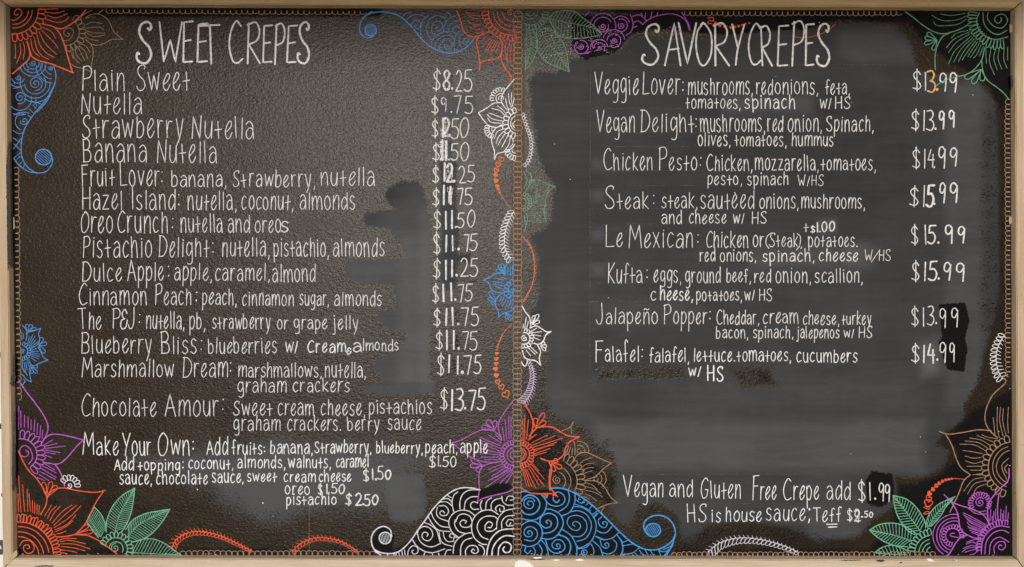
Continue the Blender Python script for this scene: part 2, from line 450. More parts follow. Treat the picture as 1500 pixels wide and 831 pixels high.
# ------------------------------------------------------------------ frame
def offs(k, d):                       # corner k of the opening pushed outwards by d px (a number, or left/top/right/bottom)
    l, t, r, b = (d,)*4 if isinstance(d, (int, float)) else d
    x, y = INNER[k]
    return (x-l if k in (0, 3) else x+r, y-t if k in (0, 1) else y+b)
OUT = (16.5, 13.0, 14.6, 19.0)
def ring(k, d, depth):
    x, y = offs(k, d); q = W(x, y, 0); return (q[0], -depth, q[2])
PROFILE = [(0, -0.0005), (2.3, 0.0130), (3.0, 0.0163), (3.8, 0.0168), (4.2, 0.0160), (4.7, 0.0178), (None, 0.0195), (None, 0.0185), (None, -WALL_Y+0.001)]
def rail(k, mat):
    a, b = k, (k+1) % 4
    nseg = 60 if k in (0, 2) else 36
    vs, fs = [], []
    m = len(PROFILE)
    for i in range(nseg+1):
        gp = 0.95/(1466 if k in (0, 2) else 800); t = gp+(1-2*gp)*i/nseg
        wob = 0.00035*math.sin(i*0.9+k*2)+0.00025*math.sin(i*2.3+k)
        for j, (d, dep) in enumerate(PROFILE):
            if d is None: dd = OUT if j != 6 else tuple(o-1.0 for o in OUT)
            else: dd = d
            pa, pb = ring(a, dd, dep), ring(b, dd, dep)
            q = [pa[c]+(pb[c]-pa[c])*t for c in range(3)]
            if 1 < j < 7: q[1] -= wob*0.5; 
            if 0 < j < 6:
                if k in (0, 2): q[2] += wob
                else: q[0] += wob
            vs.append(tuple(q))
    for i in range(nseg):
        for j in range(m-1):
            p = i*m+j; fs.append((p, p+1, p+m+1, p+m))
    fs.append(tuple(range(m))); fs.append(tuple(reversed(range(nseg*m, nseg*m+m))))
    o = link('frame_rail', vs, [tuple(reversed(f)) for f in fs], mat, board)
    return o
rails = [rail(0, M['wood_top']), rail(1, M['wood_z']), rail(2, M['wood_x']), rail(3, M['wood_z'])]
rails[0]['label'] = 'honey brown top frame rail'; rails[2]['label'] = 'pale bottom frame rail with chips of white paint'
rails[3]['label'] = 'left frame rail smeared with black paint'

def prism(name, pts, d0, d1, mat, parent, label=None, ragged=0.0):
    p = list(pts)
    if ragged:
        q = []
        for a, b in zip(p, p[1:]+p[:1]):
            n = max(1, int(math.hypot(b[0]-a[0], b[1]-a[1])/2.2))
            for i in range(n):
                t = i/n; q.append((a[0]+(b[0]-a[0])*t+random.uniform(-ragged, ragged), a[1]+(b[1]-a[1])*t+random.uniform(-ragged, ragged)))
        p = q
    n = len(p)
    vs = [W(x, y, d0) for x, y in p]+[W(x, y, d1) for x, y in p]
    fs = [tuple(range(n, 2*n)), tuple(reversed(range(n)))]+[(i, (i+1) % n, n+(i+1) % n, n+i) for i in range(n)]
    o = link(name, vs, fs, mat, parent)
    if label: o['label'] = label
    return o
FD = 0.0193
prism('corner_filler', [(9.5,820.5),(24.2,805.6),(25.6,811.5),(25.2,813.6),(11.5,827.5)], 0.010, 0.0212, M['wood_old'], board, 'yellowed wooden filler strip in the bottom left mitre')
for pts in ([(11,216),(13,206),(14.5,222),(15.8,300),(16,372),(14.5,392),(13,380),(11.3,396),(10.6,360),(9.6,300),(9.2,250)],
            [(19,522),(21,518),(21.5,548),(23,552),(22,558),(18.5,560),(17.5,566),(14.5,562),(16,552),(18.6,548)],
            [(20.5,602),(22,604),(21.6,650),(21.8,700),(19.5,704),(18.6,720),(17.4,712),(17,690),(18,670),(19.8,640),(19.4,618)]):
    prism('paint_smear', pts, FD-0.004, FD+0.0006, M['blackpaint'], rails[3], None, 0.55)
prism('paint_smear', [(1480.5,109),(1482.6,111),(1484.2,118),(1484,130),(1482.4,127),(1480.8,119)], FD-0.006, FD-0.0001, M['blackpaint'], rails[1], None, 0.4)
for pts in ([(753.5,832),(755,824),(760,820.6),(768,821),(776,824.5),(783,832)], [(781,816.3),(794,816),(793,818),(783,818.6)], [(811,819.6),(820,819.6),(818,822),(812,821.6)],
            [(841,820.4),(850,818.2),(856,820.6),(848,822)], [(1357,818),(1364,819),(1368.5,823),(1360,822)], [(1398,818.4),(1401,821),(1396,822)], [(1396,821.6),(1403,821.6),(1399,819)]):
    prism('paint_chip', pts, FD-0.008, FD+0.0006, M['whitepaint'], rails[2], None, 0.25)
for pts in ([(1284,820.4),(1294,820),(1296,822.4),(1291,823.4),(1285,822.6)], [(1227,821.2),(1240,820.6),(1262,820.4),(1262,821.2),(1240,821.8)], [(1318,824.2),(1321,823.2),(1322,825),(1319,826)],
            [(50,829.2),(66,828.4),(80,829),(78,830.4),(52,830.4)], [(770,819.4),(796,819.2),(806,819.8),(790,820.4)]):
    prism('paint_chip', pts, FD-0.008, FD+0.0005, M['blackpaint'], rails[2], 'dark stain on the bottom rail', 0.3)
for pts, r in (([(1478.6,36),(1481.5,35),(1483.6,41),(1483,47),(1479,48)], 1), ([(1478.8,316),(1482.5,319),(1482.5,327),(1479,329),(1477.6,322)], 1),
               ([(18.6,320),(21,318),(22,334),(19.8,336)], 3), ([(25,806),(27.5,807),(27.4,812),(25.5,812.6)], 3)):
    prism('glue_drip', pts, 0.0006, 0.006, M['caulk'], rails[r], None, 0.3)

# ------------------------------------------------------------------ things on the wall beside the board
def bracket(x0, x1, y0, y1, label, hole=False):
    t = bpy.data.objects.new('metal_bracket', None); C.objects.link(t)
    q = W(x0, y1, 0); t.location = (q[0], WALL_Y, ZC+q[2])
    tag(t, label, 'bracket', 'black iron fittings on the wall left of the board')
    def loc(px, py, d): v = W(px, py, 0); return (v[0]-q[0], -d, v[2]-q[2])
    def slab(name, pts, d0, d1):
        n = len(pts)
        vs = [loc(x, y, d0) for x, y in pts]+[loc(x, y, d1) for x, y in pts]
        fs = [tuple(range(n, 2*n)), tuple(reversed(range(n)))]+[(i, (i+1) % n, n+(i+1) % n, n+i) for i in range(n)]
        return link(name, vs, fs, M['iron'], t)
    def rr(x0, y0, x1, y1, r):
        o = []
        for cx, cy, a0 in ((x1-r, y0+r, -90), (x1-r, y1-r, 0), (x0+r, y1-r, 90), (x0+r, y0+r, 180)):
            for k in range(5):
                a = math.radians(a0+22.5*k); o.append((cx+r*math.cos(a), cy+r*math.sin(a)))
        return o
    slab('strap', rr(x1-4.5, y0, x1, y1, 1.8), 0.0, 0.014)
    slab('arm', rr(x0-12, y0+0.6, x1-4.7, y0+8, 2), 0.0, 0.012)
    slab('arm', rr(x0-12, y1-8, x1-4.7, y1-0.6, 2), 0.0, 0.012)
    if hole:
        slab('arm', rr(x0-12, y0+14, x1-4.7, y0+21, 2), 0.0, 0.012)
        n = 14; vs = []; fs = []
        for k in range(n):
            a = 2*math.pi*k/n; v = loc(x0+1.5+2.6*math.cos(a), y0+11+2.6*math.sin(a), 0.004); vs.append(v)
            v2 = loc(x0+1.5+1.3*math.cos(a), y0+11+1.3*math.sin(a), 0.010); vs.append(v2)
        for k in range(n): fs.append((2*k, 2*((k+1) % n), 2*((k+1) % n)+1, 2*k+1))
        fs.append(tuple(2*k+1 for k in range(n)))
        link('screw_head', vs, fs, M['brass'], t)
bracket(-4, 2.2, 238, 346, 'topmost black iron bracket on the wall beside the smeared frame rail')
bracket(-4, 4.6, 516, 630, 'middle black iron bracket on the wall left of the blue flower')
bracket(-2, 7.4, 793, 850, 'lowest black iron bracket with a screw on the wall by the frame corner', True)
t = bpy.data.objects.new('wall_hook', None); C.objects.link(t)
q = W(3, 726, 0); t.location = (q[0], WALL_Y, ZC+q[2])
tag(t, 'small brown metal hook on the wall between two iron brackets', 'hook')
def lathe(name, prof, mat, parent, n=16):
    vs, fs = [], []
    for r, y in prof:
        for k in range(n):
            a = 2*math.pi*k/n; vs.append((r*math.cos(a), -y, r*math.sin(a)))
    for i in range(len(prof)-1):
        for k in range(n): fs.append((i*n+k, i*n+(k+1) % n, (i+1)*n+(k+1) % n, (i+1)*n+k))
    fs.append(tuple(range((len(prof)-1)*n, len(prof)*n)))
    return link(name, vs, [tuple(reversed(f)) for f in fs], mat, parent, True)
lathe('base_plate', [(0.0085, 0), (0.0085, 0.002), (0.006, 0.004)], M['brass'], t)
lathe('knob', [(0.003, 0.0035), (0.003, 0.008), (0.0055, 0.010), (0.006, 0.013), (0.004, 0.0155)], M['brass'], t)
# ------------------------------------------------------------------ handwriting: single-stroke letters
# width | strokes; a point is x,y with y 0 = baseline, 1 = x-height, 2 = ascender, -1 = descender (capitals and digits: 0..1 = cap height); ! = corner
LOW = {
'a': (.75, '.12,.84 .5,1.02 .84,.82 .9,.45 .93,-.02;.88,.56 .5,.64 .14,.42 .1,.14 .4,-.02 .74,.14 .9,.42'),
'b': (.72, '.08,2 .1,.02;.09,.15 .14,.72 .5,.95 .86,.66 .8,.18 .42,-.02 .1,.06'),
'c': (.66, '.9,.86 .58,1.02 .2,.76 .08,.36 .38,-.02 .92,.14'),
'd': (.74, '.86,.72 .52,.94 .12,.62 .1,.2 .42,-.02 .84,.34;.88,2 .92,-.02'),
'e': (.68, '.1,.36 .46,.5 .84,.78 .74,1.0 .46,.94 .14,.56 .12,.2 .4,-.02 .7,.08 .96,.34'),
'f': (.58, '.98,1.72 .74,2 .46,1.75 .42,1 .42,-.03;.04,.66 .86,.72'),
'g': (.74, '.86,.84 .5,1.02 .14,.72 .16,.26 .48,.1 .84,.42;.88,.98 .92,-.2 .8,-.84 .46,-1 .2,-.86'),
'h': (.72, '.1,2 .1,-.02;.1,.55 .46,.98 .8,.86 .9,-.02'),
'i': (.26, '.5,1 .52,0;.5,1.5 .52,1.56'),
'j': (.42, '.62,1 .68,-.4 .5,-.92 .04,-.8;.62,1.5 .64,1.56'),
'k': (.68, '.1,2 .12,0;.88,1.02 .14,.44! .96,-.02'),
'l': (.24, '.48,2 .54,0'),
'm': (1.15, '.05,1 .06,0;.06,.55 .27,1 .46,.86 .49,.02;.49,.55 .7,1 .9,.86 .96,-.02'),
'n': (.72, '.08,1 .1,0;.1,.55 .46,1.02 .82,.86 .92,-.02'),
'o': (.74, '.52,1.02 .16,.78 .1,.26 .48,-.02 .88,.24 .88,.74 .54,1.02 .4,.98'),
'p': (.72, '.1,1 .12,-1;.1,.74 .5,1.02 .9,.7 .82,.22 .46,-.02 .12,.14'),
'r': (.56, '.12,1 .14,0;.14,.5 .46,.94 .96,.96'),
's': (.62, '.9,.86 .52,1.02 .14,.82 .28,.56 .74,.42 .9,.18 .5,-.03 .06,.12'),
't': (.6, '.46,1.22 .52,-.03;0,.52 1,.58'),
'u': (.72, '.1,1 .1,.3 .42,-.02 .8,.22 .9,1!.9,1 .92,.0'),
'v': (.68, '.04,1 .46,0! .98,1'),
'w': (1.0, '.02,1 .26,0! .52,.86! .74,0! .99,1.02'),
'x': (.66, '.08,1 .94,0;.92,1 .06,0'),
'y': (.68, '.06,1 .48,.06;.96,1 .62,.06 .2,-1'),
'z': (.68, '.08,.96 .92,.98! .06,.02! .98,.04'),
}
LOW['ñ'] = (.72, LOW['n'][1]+';.1,1.32 .35,1.44 .6,1.32 .9,1.42')
LOW['é'] = (.68, LOW['e'][1]+';.62,1.25 .5,1.5')
CAP = {
'A': (.8, '0,0 .5,1! 1,0;.2,.36 .84,.39'), 'B': (.72, '.08,0 .1,1;.02,.97 .6,1 .86,.8 .68,.57 .1,.52!.1,.52 .72,.49 .96,.26 .74,.04 .04,.01'),
'C': (.8, '.94,.88 .62,1 .22,.76 .07,.4 .28,.06 .6,0 .98,.1'), 'D': (.82, '.1,0 .12,.97;.0,.97 .5,.95 .92,.66 .9,.3 .55,.05 .06,.0'),
'E': (.64, '.95,1 .1,.98! .08,.01! .95,.03;.1,.52 .8,.55'), 'F': (.66, '.1,0 .12,.96;.02,.97 .98,1;.12,.55 .8,.56'),
'G': (.82, '.92,.86 .6,1 .2,.75 .08,.35 .34,0 .76,.1 .92,.42! .55,.42'), 'H': (.8, '.08,1 .1,0;.9,1 .92,0;.08,.5 .92,.52'),
'I': (.26, '.5,1 .52,0'), 'J': (.62, '.8,1 .84,.34 .66,.02 .3,.0 .04,.2'), 'K': (.72, '.1,1 .12,0;.92,1 .14,.46! .98,0'),
'L': (.66, '.1,1 .1,.01! 1,.04'), 'M': (1.0, '.02,0 .16,1! .5,.34! .84,1! .98,0'), 'N': (.82, '.05,0 .12,1! .84,0! .95,1.02'),
'O': (.86, '.5,1 .16,.8 .05,.44 .22,.06 .54,0 .88,.26 .92,.72 .55,1 .36,.96'), 'P': (.7, '.12,0 .12,.98;.02,.94 .6,1 .94,.82 .8,.56 .14,.46'),
'R': (.72, '.1,0 .1,.98;.02,.94 .6,1 .9,.8 .72,.56 .14,.46! 1,0'), 'S': (.76, '.84,.84 .9,.94 .66,1 .28,.92 .16,.72 .42,.54 .78,.38 .9,.16 .6,0 .2,.02 .04,.16'),
'Z': (.8, '.72,.84 .8,.8 .9,.86 .86,.95 .62,1 .28,.92 .18,.74 .42,.54 .78,.38 .9,.18 .62,.0 .2,.02 .02,.12 .06,.24 .16,.22'),
'T': (.8, '0,.97 1,1;.52,.98 .54,0'), 'V': (.8, '.02,1 .44,0! .98,1'), 'W': (1.1, '.02,1 .26,0! .5,.56! .76,0! .98,1'), 'Y': (.78, '.04,1 .46,.46;.98,1 .52,.4 .36,0'),
'&': (.74, '.86,.8 .55,1 .2,.8 .34,.58 .6,.53! .2,.44 .06,.2 .3,.0 .74,.06 .96,.44'),
'0': (.76, '.55,1 .2,.82 .06,.42 .32,.02 .7,.1 .94,.5 .82,.88 .55,1 .42,.96'), '1': (.26, '.5,1 .5,0'), '2': (.72, '.06,.82 .34,1 .7,.92 .8,.66 .5,.32 .06,.01! .96,.03'),
'3': (.7, '.1,.96 .6,1 .84,.8 .6,.58 .36,.54! .78,.46 .92,.22 .6,0 .06,.06'), '4': (.74, '.42,1 .04,.4! .96,.42;.72,.72 .72,-.02'),
'5': (.76, '.92,1 .22,.98! .14,.58! .6,.6 .92,.36 .74,.06 .34,0 .02,.08'), '7': (.7, '.04,.97 .95,1! .44,.0'), '8': (.74, '.82,.86 .5,1 .2,.82 .4,.56 .8,.34 .7,.04 .3,.02 .14,.3 .6,.58 .84,.84'),
'9': (.72, '.86,.76 .5,.5 .14,.6 .2,.92 .56,1 .86,.84!.86,.9 .84,.5 .76,0'), '$': (.74, '.9,.8 .6,.96 .18,.84 .22,.62 .66,.42 .9,.2 .6,.02 .06,.1;.52,1.08 .5,-.07'),
}
PUN = {',': (.24, 'x,.06 .5,-.2 .3,-.52'), '.': (.22, '.5,.02 .52,.05'), ':': (.24, '.5,.3 .52,.34;.5,1.08 .52,1.12'), ';': (.24, '.5,.95 .52,1.0;.55,.1 .35,-.5'),
       '/': (.42, '.95,1.35 .05,-.1'), '(': (.4, '.9,2 .3,1.3 .2,.4 .6,-.4'), ')': (.45, '.2,2 .8,1.3 .7,.2 .1,-.7'), '+': (.7, '.5,1 .5,.1;.05,.55 .95,.58'), '=': (.7, '0,.3 1,.3')}
def glyph_strokes(ch):
    if ch in LOW: w, s = LOW[ch]; zone = 'l'
    elif ch in CAP: w, s = CAP[ch]; zone = 'c'
    else: w, s = PUN[ch]; zone = 'p'
    out = []
    for st in s.replace('x,', '.6,').split(';'):
        pts = []
        for tok in st.replace('!.', '! .').split():
            c = tok.endswith('!'); a, b = tok.rstrip('!').split(','); pts.append((float(a), float(b)))
            if c: pts.append((float(a), float(b)))
        out.append(pts)
    return w, zone, out
def write(ink, text, x0, x1, base, xh, asc, wd=2.35, cap=None, wear=0.22, slope=0.0):
    """one handwritten word, fitted between x0 and x1"""
    cap = cap or asc
    gap = 0.24
    gl = [glyph_strokes(c) for c in text]
    # capitals are wider in proportion to their height
    ws = [g[0]*(1.0 if g[1] != 'c' else min(1.5, max(1.0, 0.8*cap/xh)) if xh < cap*0.9 else 1.0) for g in gl]
    tot = sum(ws)+gap*(len(ws)-1)
    k = (x1-x0)/tot; x = x0
    for (w0, zone, sts), gw in zip(gl, ws):
        dy, lean, sz = random.uniform(-.5, .5), random.uniform(-.04, .045), random.uniform(.94, 1.06)
        gx = gw*k
        for st in sts:
            q = []
            jx, jy = random.uniform(-.3, .3), random.uniform(-.3, .3)
            last = None
            for (a, b) in st:
                if last and last[0] == (a, b): q.append(last[1]); last = ((a, b), last[1]); continue
                if zone == 'c': h = b*cap
                elif b <= 0: h = b*max(5.5, 0.42*xh) if b >= -0.06 or zone == 'p' else b*max(6.0, 0.36*asc)
                elif b <= 1: h = b*xh
                else: h = xh+(b-1)*max(asc-xh, 3.2)
                if zone == 'l' and b >= 1.5 and len(st) == 2 and st[1][1]-st[0][1] < .1: h = xh+3.6+(b-1.5)*4
                h *= sz
                px = x+a*gx+lean*h+jx+random.uniform(-.22, .22)
                py = base+slope*(x-x0)+dy-h+jy+random.uniform(-.22, .22)
                q.append((px, py)); last = ((a, b), (px, py))
            dot = len(st) == 2 and abs(st[0][1]-st[1][1]) < .1 and abs(st[0][0]-st[1][0]) < .1
            ink.stroke(q, wd*random.uniform(.92, 1.08)*(1.45 if dot else 1), wear if not dot else 0)
        x += gx+gap*k

Ink.K = 0.62
def entry(items, prices=(), name='menu_line', mat='white', fat=1.0):
    Ink.K = 0.51*fat
    lines, cut = [], 0
    for i, it in enumerate(items):
        if it[0] == ':' and not cut: cut = i+1
    if name != 'menu_line': cut = len(items)
    elif not cut: cut = len(items)
    prev = None; first = Ink(); groups = []
    for i, it in enumerate(items):
        it = list(it); kw = it.pop() if isinstance(it[-1], dict) else {}
        if i < cut: ink = first
        else:
            if prev is None or abs(it[3]-prev) > 11: groups.append(Ink())
            ink = groups[-1]; prev = it[3]
        write(ink, *it, **kw)
    o = first.build(name if name != 'menu_line' else 'menu_item', M[mat], board)
    for g_ in groups: g_.build('description', M[mat], o)
    Ink.K = 0.64
    if prices:
        pk = None
        for p in prices:
            if p[0] == '$':
                if pk: pk.build('price', M['white'], o)
                pk = Ink()
            elif pk is None: pk = Ink()
            p = list(p); kw = p.pop() if isinstance(p[-1], dict) else {}
            ch, a, b, top, bot = p
            kw.setdefault('wd', 2.35); kw.setdefault('wear', 0.12)
            write(pk, ch, a, b, bot, bot-top, bot-top, **kw)
        pk.build('price', M['white'], o)
    return o
K = lambda **k: k
B = dict(wd=3.6, wear=0.2)                 # the strokes gone over with a fat marker
T = dict(wd=4.2, wear=0.1)
def dots(x, ya, yb): return None

# headings, letter by letter
def heading(letters):
    ink = Ink()
    for ch, a, b, top, bot in letters: write(ink, 'Z' if ch == 'S' else ch, a, b, bot, bot-top, bot-top, wd=4.0 if ch != 'S' else 4.9, wear=0.12)
    return ink.build('heading', M['white'], board)
heading([('S',200,224,30,92),('W',231,265,32,91),('E',267,282,33,92),('E',288,304,33,92),('T',294,323,32.5,93),('C',335,356,33,92),('R',361,381,34,93),('E',384,398,34,92),('P',401,416,34,94),('E',419,434,35,92),('S',436,455,34,92)])
heading([('S',940,966,35,95),('A',974,997,36,96),('V',995,1022,34,94),('O',1019,1045,35,95),('R',1046,1068,36,96),('Y',1071,1090,37,95),('C',1095,1115,36,95),('R',1115,1131,35,97),('E',1138,1154,34,97),('P',1158,1177,33,97),('E',1179,1192,33,96),('S',1196,1217,35,96)])

entry([('Plain',120,183,132.5,26,37),('Sweet',200,278,132.5,25,35)],
      [('$',633,645,104,132),('.',660.5,664.5,104,131,K(wd=3)),('8',648,661,104,132,K(wd=4.4,wear=.42)),('8',649,660,105,131,K(wd=2.6,wear=.5)),('2',667,677,104,134),('5',679.5,692,103,133)])
entry([('Nutella',119,208,167,24,31)], [('$',632,643,142,166),('9',646,655,143,163,K(wd=3,wear=.55)),('.',660,663,143,165),('7',664,675,141,167,K(wear=.4)),('5',681,694,140,166,K(wear=.4))])
entry([('Strawberry',120,268,202,26,33),('Nutella',281,372,203,25,33)],
      [('$',632.5,642,175,201),('1',645.5,652,173,200,K(wd=5.5,wear=.35)),('2',648,659,173,200,K(wd=5.0,wear=.4)),('.',657,660,174,199,K(wd=3.4)),('5',661,673,175,203),('0',673,687,174,202)])
entry([('Banana',122,215.5,237.5,26,33),('Nutella',230,318,238.5,25,33)],
      [('$',633,644,210,235),('1',645,651,205,235,K(wd=5.2,wear=.3)),('1',650,657,206,235,K(wd=5.5,wear=.4)),('.',656,659,208,235,K(wd=3.2)),('5',660,671.5,210,235),('0',674,688,209,236)])
entry([('Fruit',120,167.5,272.5,22,32),('Lover',176,234,272.5,23,32),(':',235,239,272,19,22),('banana,',251,332,273.5,17,22),('Strawberry,',341,462,273.5,18,22.5),('nutella',470,549,272,20,24.5)],
      [('$',633,643,244,267),('1',648,654,241,266,K(wd=4.8,wear=.24)),('2',653.5,663,241,267,K(wd=4.6,wear=.36)),('.',663,667,241,267,K(wd=4.2)),('2',672,683,243,268),('5',685,696,243,267)])
entry([('Hazel',120,179.5,307,22,32),('Island',192,257,307,22,32),(':',259,263.5,306,19,22),('nutella,',275,347,307.5,21,24),('coconut,',354,430,307,19,22.5),('almonds',439,520,307,20,23.5)],
      [('$',633.5,643.5,276,301),('1',647,653,273,299,K(wd=4.6,wear=.2)),('1',657,664,273,299,K(wd=4.8,wear=.34)),('1',655,660,280,297,K(wd=3,wear=.4)),('7',670,679,276,300),('5',681,693,275,300)])
entry([('Oreo',118,165.5,341,23,31.5),('Crunch',172,246,341,24,31),(':',250,255,339,19,22),('nutella',265,326,340.5,21,26),('and',334,366,340.5,19,22.5),('oreo',373,412,340.5,18,22),('s',411,423,340.5,16,22,K(wd=3.2))],
      [('$',635,646,310,335),('1',650,656,310,336,K(wd=4,wear=.14)),('1',659,665,310,335,K(wd=4,wear=.24)),('.',666,669,310,334,K(wd=3.6)),('5',669,680,310,333),('0',684,696,309,333)])
entry([('Pistachio',121,223,377,24,32),('Delight',232,306,376.5,22,31.5),(':',309.5,314,375,19,23),('nutella,',325,395,375.5,21,24.5),('pistachio,',401,482,375.5,20,24),('almonds',488,563,375.5,20,24)],
      [('$',635,645.5,343,372),('1',651,656,344,368,K(wd=4,wear=.12)),('1',661,666,345,368,K(wd=3.6,wear=.36)),('.',670,673,344,366,K(wd=4.4)),('7',680.5,688,344,368),('5',688,699.5,343,367)])
entry([('Dulce',120,179,412,20,29.5),('Apple',187,240,411,20,31),(':',245,249,410,18,22),('apple,',255,311,410.5,19,23),('caramel,',315,395,411,18,25),('almond',399,462,413,19,22.5)],
      [('$',634,645,380,407),('1',651,656,381,409,K(wd=4.2,wear=.12)),('1',659.5,665,381,406,K(wd=4,wear=.12)),('.',667,670.5,381,404,K(wd=4)),('2',674,686,379,405),('5',688,700,379,405)])
entry([('Cinnamon',115,215,447,20,30),('Peach',227,280.5,446.5,19,29.5),(':',285,290,446,17,21),('peach,',296,347,446.5,17,22.5),('cinnamon',355,430,447.5,16,21),('sugar,',439,482,447,15.5,20),('almonds',490,559,448,15.5,21)],
      [('$',633,643,417,443),('1',647,653,416,442,K(wd=4.2,wear=.12)),('1',659,664,416,441,K(wd=4,wear=.3)),('.',665,668.5,416,440,K(wd=3.8)),('7',671,680,416,442),('5',681,692,415,441)])
entry([('The',115,149,482,19,30),('P',164,176,481.5,19,30),('&',176,187,481.5,19,29,K(wd=3)),('J',187,197,481.5,19,30),(':',202,206,478,16,20),('nutella,',214,270,481.5,19,23.5),('pb,',277.5,301,482,18,24),('strawberry',311,396,482,16,20.5),('or',406,422,482,14,20),('grape',430.5,479.5,482,14.5,20),('jelly',487,525,482,15,22)],
      [('$',635,645.5,452,477),('1',651,656,452,477,K(wd=3.8,wear=.16)),('1',660.5,666,452,477,K(wd=3.8,wear=.2)),('.',670,673,452,476,K(wd=3.8)),('7',676.5,688,451,477),('5',690,702,451,477)])
entry([('Blueberry',119,222,517.5,20,31),('Bliss',236,288,518,20,31),(':',292,297,517,18,22),('blueberries',305,405.5,517.5,16.5,26),('w/',418,437,517,15,18,dict(wd=3)),('Cream',450.5,507,516,13,16.5,dict(wd=3.3)),('&',507.5,514,519,9,9.5,dict(wd=3.2)),('a',517,530,515,12,15,dict(wd=3.4)),('lmonds',531,584,513.5,11,16,dict(wd=2.4,wear=.3))],
      [('$',638,648.5,486,512),('1',652,658,485,512,K(wd=4,wear=.14)),('1',661.5,667,486,511,K(wd=3.8,wear=.2)),('.',670,674,486,511,K(wd=4.2)),('7',676,686,486,512),('5',688,700,486,513)])
entry([('Marshmallow',120,255,552,18.5,28),('Dream',267.5,334,552.5,20,31),(':',336,340,549,17,20),('marshmallows,',349,471,552.5,15,21.5),('nutella,',476,536,553,17,23),('graham',348,419.5,574.5,15,19),('crackers',429,512,574,14.5,17.5)],
      [('$',640,651,521,549),('1',655,660,520,546,K(wd=4,wear=.1)),('1',667,673,521,548,K(wd=4,wear=.12)),('.',675,679,521,546,K(wd=4.4)),('7',680,692,521,548,K(wd=2.8)),('5',694,705,521,547,K(wd=2.8))])
entry([('Chocolate',119,229,609.5,21,32),('Amour',242,321,609.5,22,34),(':',324,328.5,606,20,23),('Sweet',342,399,608.5,17,19.5),('cream',407,460,608.5,17,20),('cheese,',470,535,608.5,16.5,22),('pistachios',540.5,632.5,606.5,16,19.5),
       ('graham',342,411,630.5,16,19.5),('crackers.',421,500,630.5,16,19.5),('berry',509,555.5,630.5,15,20),('sauce',568,617,629.5,15.5,20)],
      [('$',644.5,656,572,600),('1',659,665,572,601,K(wd=3.8)),('3',666,679,571,601,K(wd=3.4)),('.',679.5,683,571,599,K(wd=3.8)),('7',685,697,572,601,K(wd=3.4)),('5',699,711,570,600,K(wd=3.2))])
entry([('Make',121,174,666.5,20,33),('Your',179,222,667,20,33),('Own',231,278,667,21,33),(':',281,285.5,662,15,18),('Add',303,334,666,20,20),('fruits',340,384,665.5,14,21),(':',386,389,664,9,12),('banana,',396,458,664.5,14,17),('Strawberry,',461,544,663.5,13,15.5),('blueberry,',551,619,664,11.5,17),('peach,',623,670,663.5,12.5,15.5),('apple',674,715,663.5,14,17.5),
       ('Add',168,196,689,14,16),('topping:',202,269,689,11.5,14.5),('coconut,',276,342,687,12.5,15),('almonds,',348,418,685.5,12.5,15.5),('walnuts,',422.5,485,685.5,13,15.5),('caramel',492,540,684.5,12.5,15),
       ('sauce,',175,223,709.5,14,17),('chocolate',229,304.5,709,13.5,17),('sauce,',311,357,707,13.5,16),('sweet',362.5,405,705.5,11.5,15),('cream',416,462,706,11.5,15),('cheese',467.5,514.5,705.5,11.5,14),
       ('oreo',417.5,454,724,12.5,15),('pistachio',419,493,739.5,11.5,14.5)],
      [('$',628,638,669,685),('1',640,644,668,683),('.',644,646,668,683),('50',648,669,668.5,683.5),('$',532,541,689,705,K(wd=2.6)),('1',544,548,688,703,K(wd=3)),('.',549,552,688,703,K(wd=3)),('5',553,562,684,702,K(wd=2.7)),('0',564,573,688,702,K(wd=3.2)),
       ('$',466,472,709,724,K(wd=2.6)),('1',477,481,710,723,K(wd=3)),('.',481,483,710,723),('5',485,494,709,723,K(wd=2.7)),('0',496,505,710,723,K(wd=3)),
       ('$',506,515,725,740,K(wd=2.6)),('2',520,530,724,741,K(wd=3.2)),('.',531,533,724,740,K(wd=3)),('5',534,543,725,741,K(wd=3)),('0',545,554,726,740,K(wd=3.4))], 'menu_line', 'bright', 1.14)

# right-hand side
entry([('Veggie',871,935,138.5,22,33),('Lover',941,996,138.5,22,33),(':',998,1002,137,17,18),('mushrooms,',1007.5,1103,138.5,18,23),('red',1108,1132,138,17,21),('onions,',1135,1199,138,17,21),('feta,',1209,1245,138,15.5,21.5),
       ('tomatoes,',1004,1085,159,14,17),('spinach',1091,1165,159,14,16.5,dict(wd=3)),('w/',1201,1218,159,13,16),('HS',1223,1246,159,16.5,16.5)],
      [('$',1337,1350,105,132,K(wd=2.3)),('1',1353,1358,106,132,K(wd=2.6)),('9',1375,1387,107,134,K(wd=3)),('9',1390,1402.5,107,135,K(wd=3.4))])
g = Ink(); write(g, '3', 1358, 1371, 135, 30, 30, wd=3.6, wear=.12); write(g, '.', 1370, 1375, 132, 20, 20, wd=4.6, wear=.1); g.build('digit', M['gold'], board, 'orange marker digit among the white prices')
entry([('Vegan',874,930,193.5,22,32),('Delight',938,1017,193.5,21,32),(':',1017.5,1021,191,16,18),('mushrooms,',1026,1121,193,19,24.5),('red',1124,1147,193,18,22),('onion,',1154,1204,192.5,18,22),('Spinach,',1210.5,1280,192.5,16.5,22),
       ('olives,',1022.5,1070,214,15,19),('tomatoes,',1076,1152,214,14.5,17.5),('hummus',1160,1221,214,14.5,18)],
      [('$',1335,1347,163,190,K(wd=2.3)),('1',1351,1355,163,192,K(wd=2.6)),('3',1357,1369,163,191,K(wd=2.6)),('.',1369,1372,163,190,K(wd=3)),('9',1375,1384,163,188,K(wd=3.6)),('9',1390,1399,162,187,K(wd=3.4))])
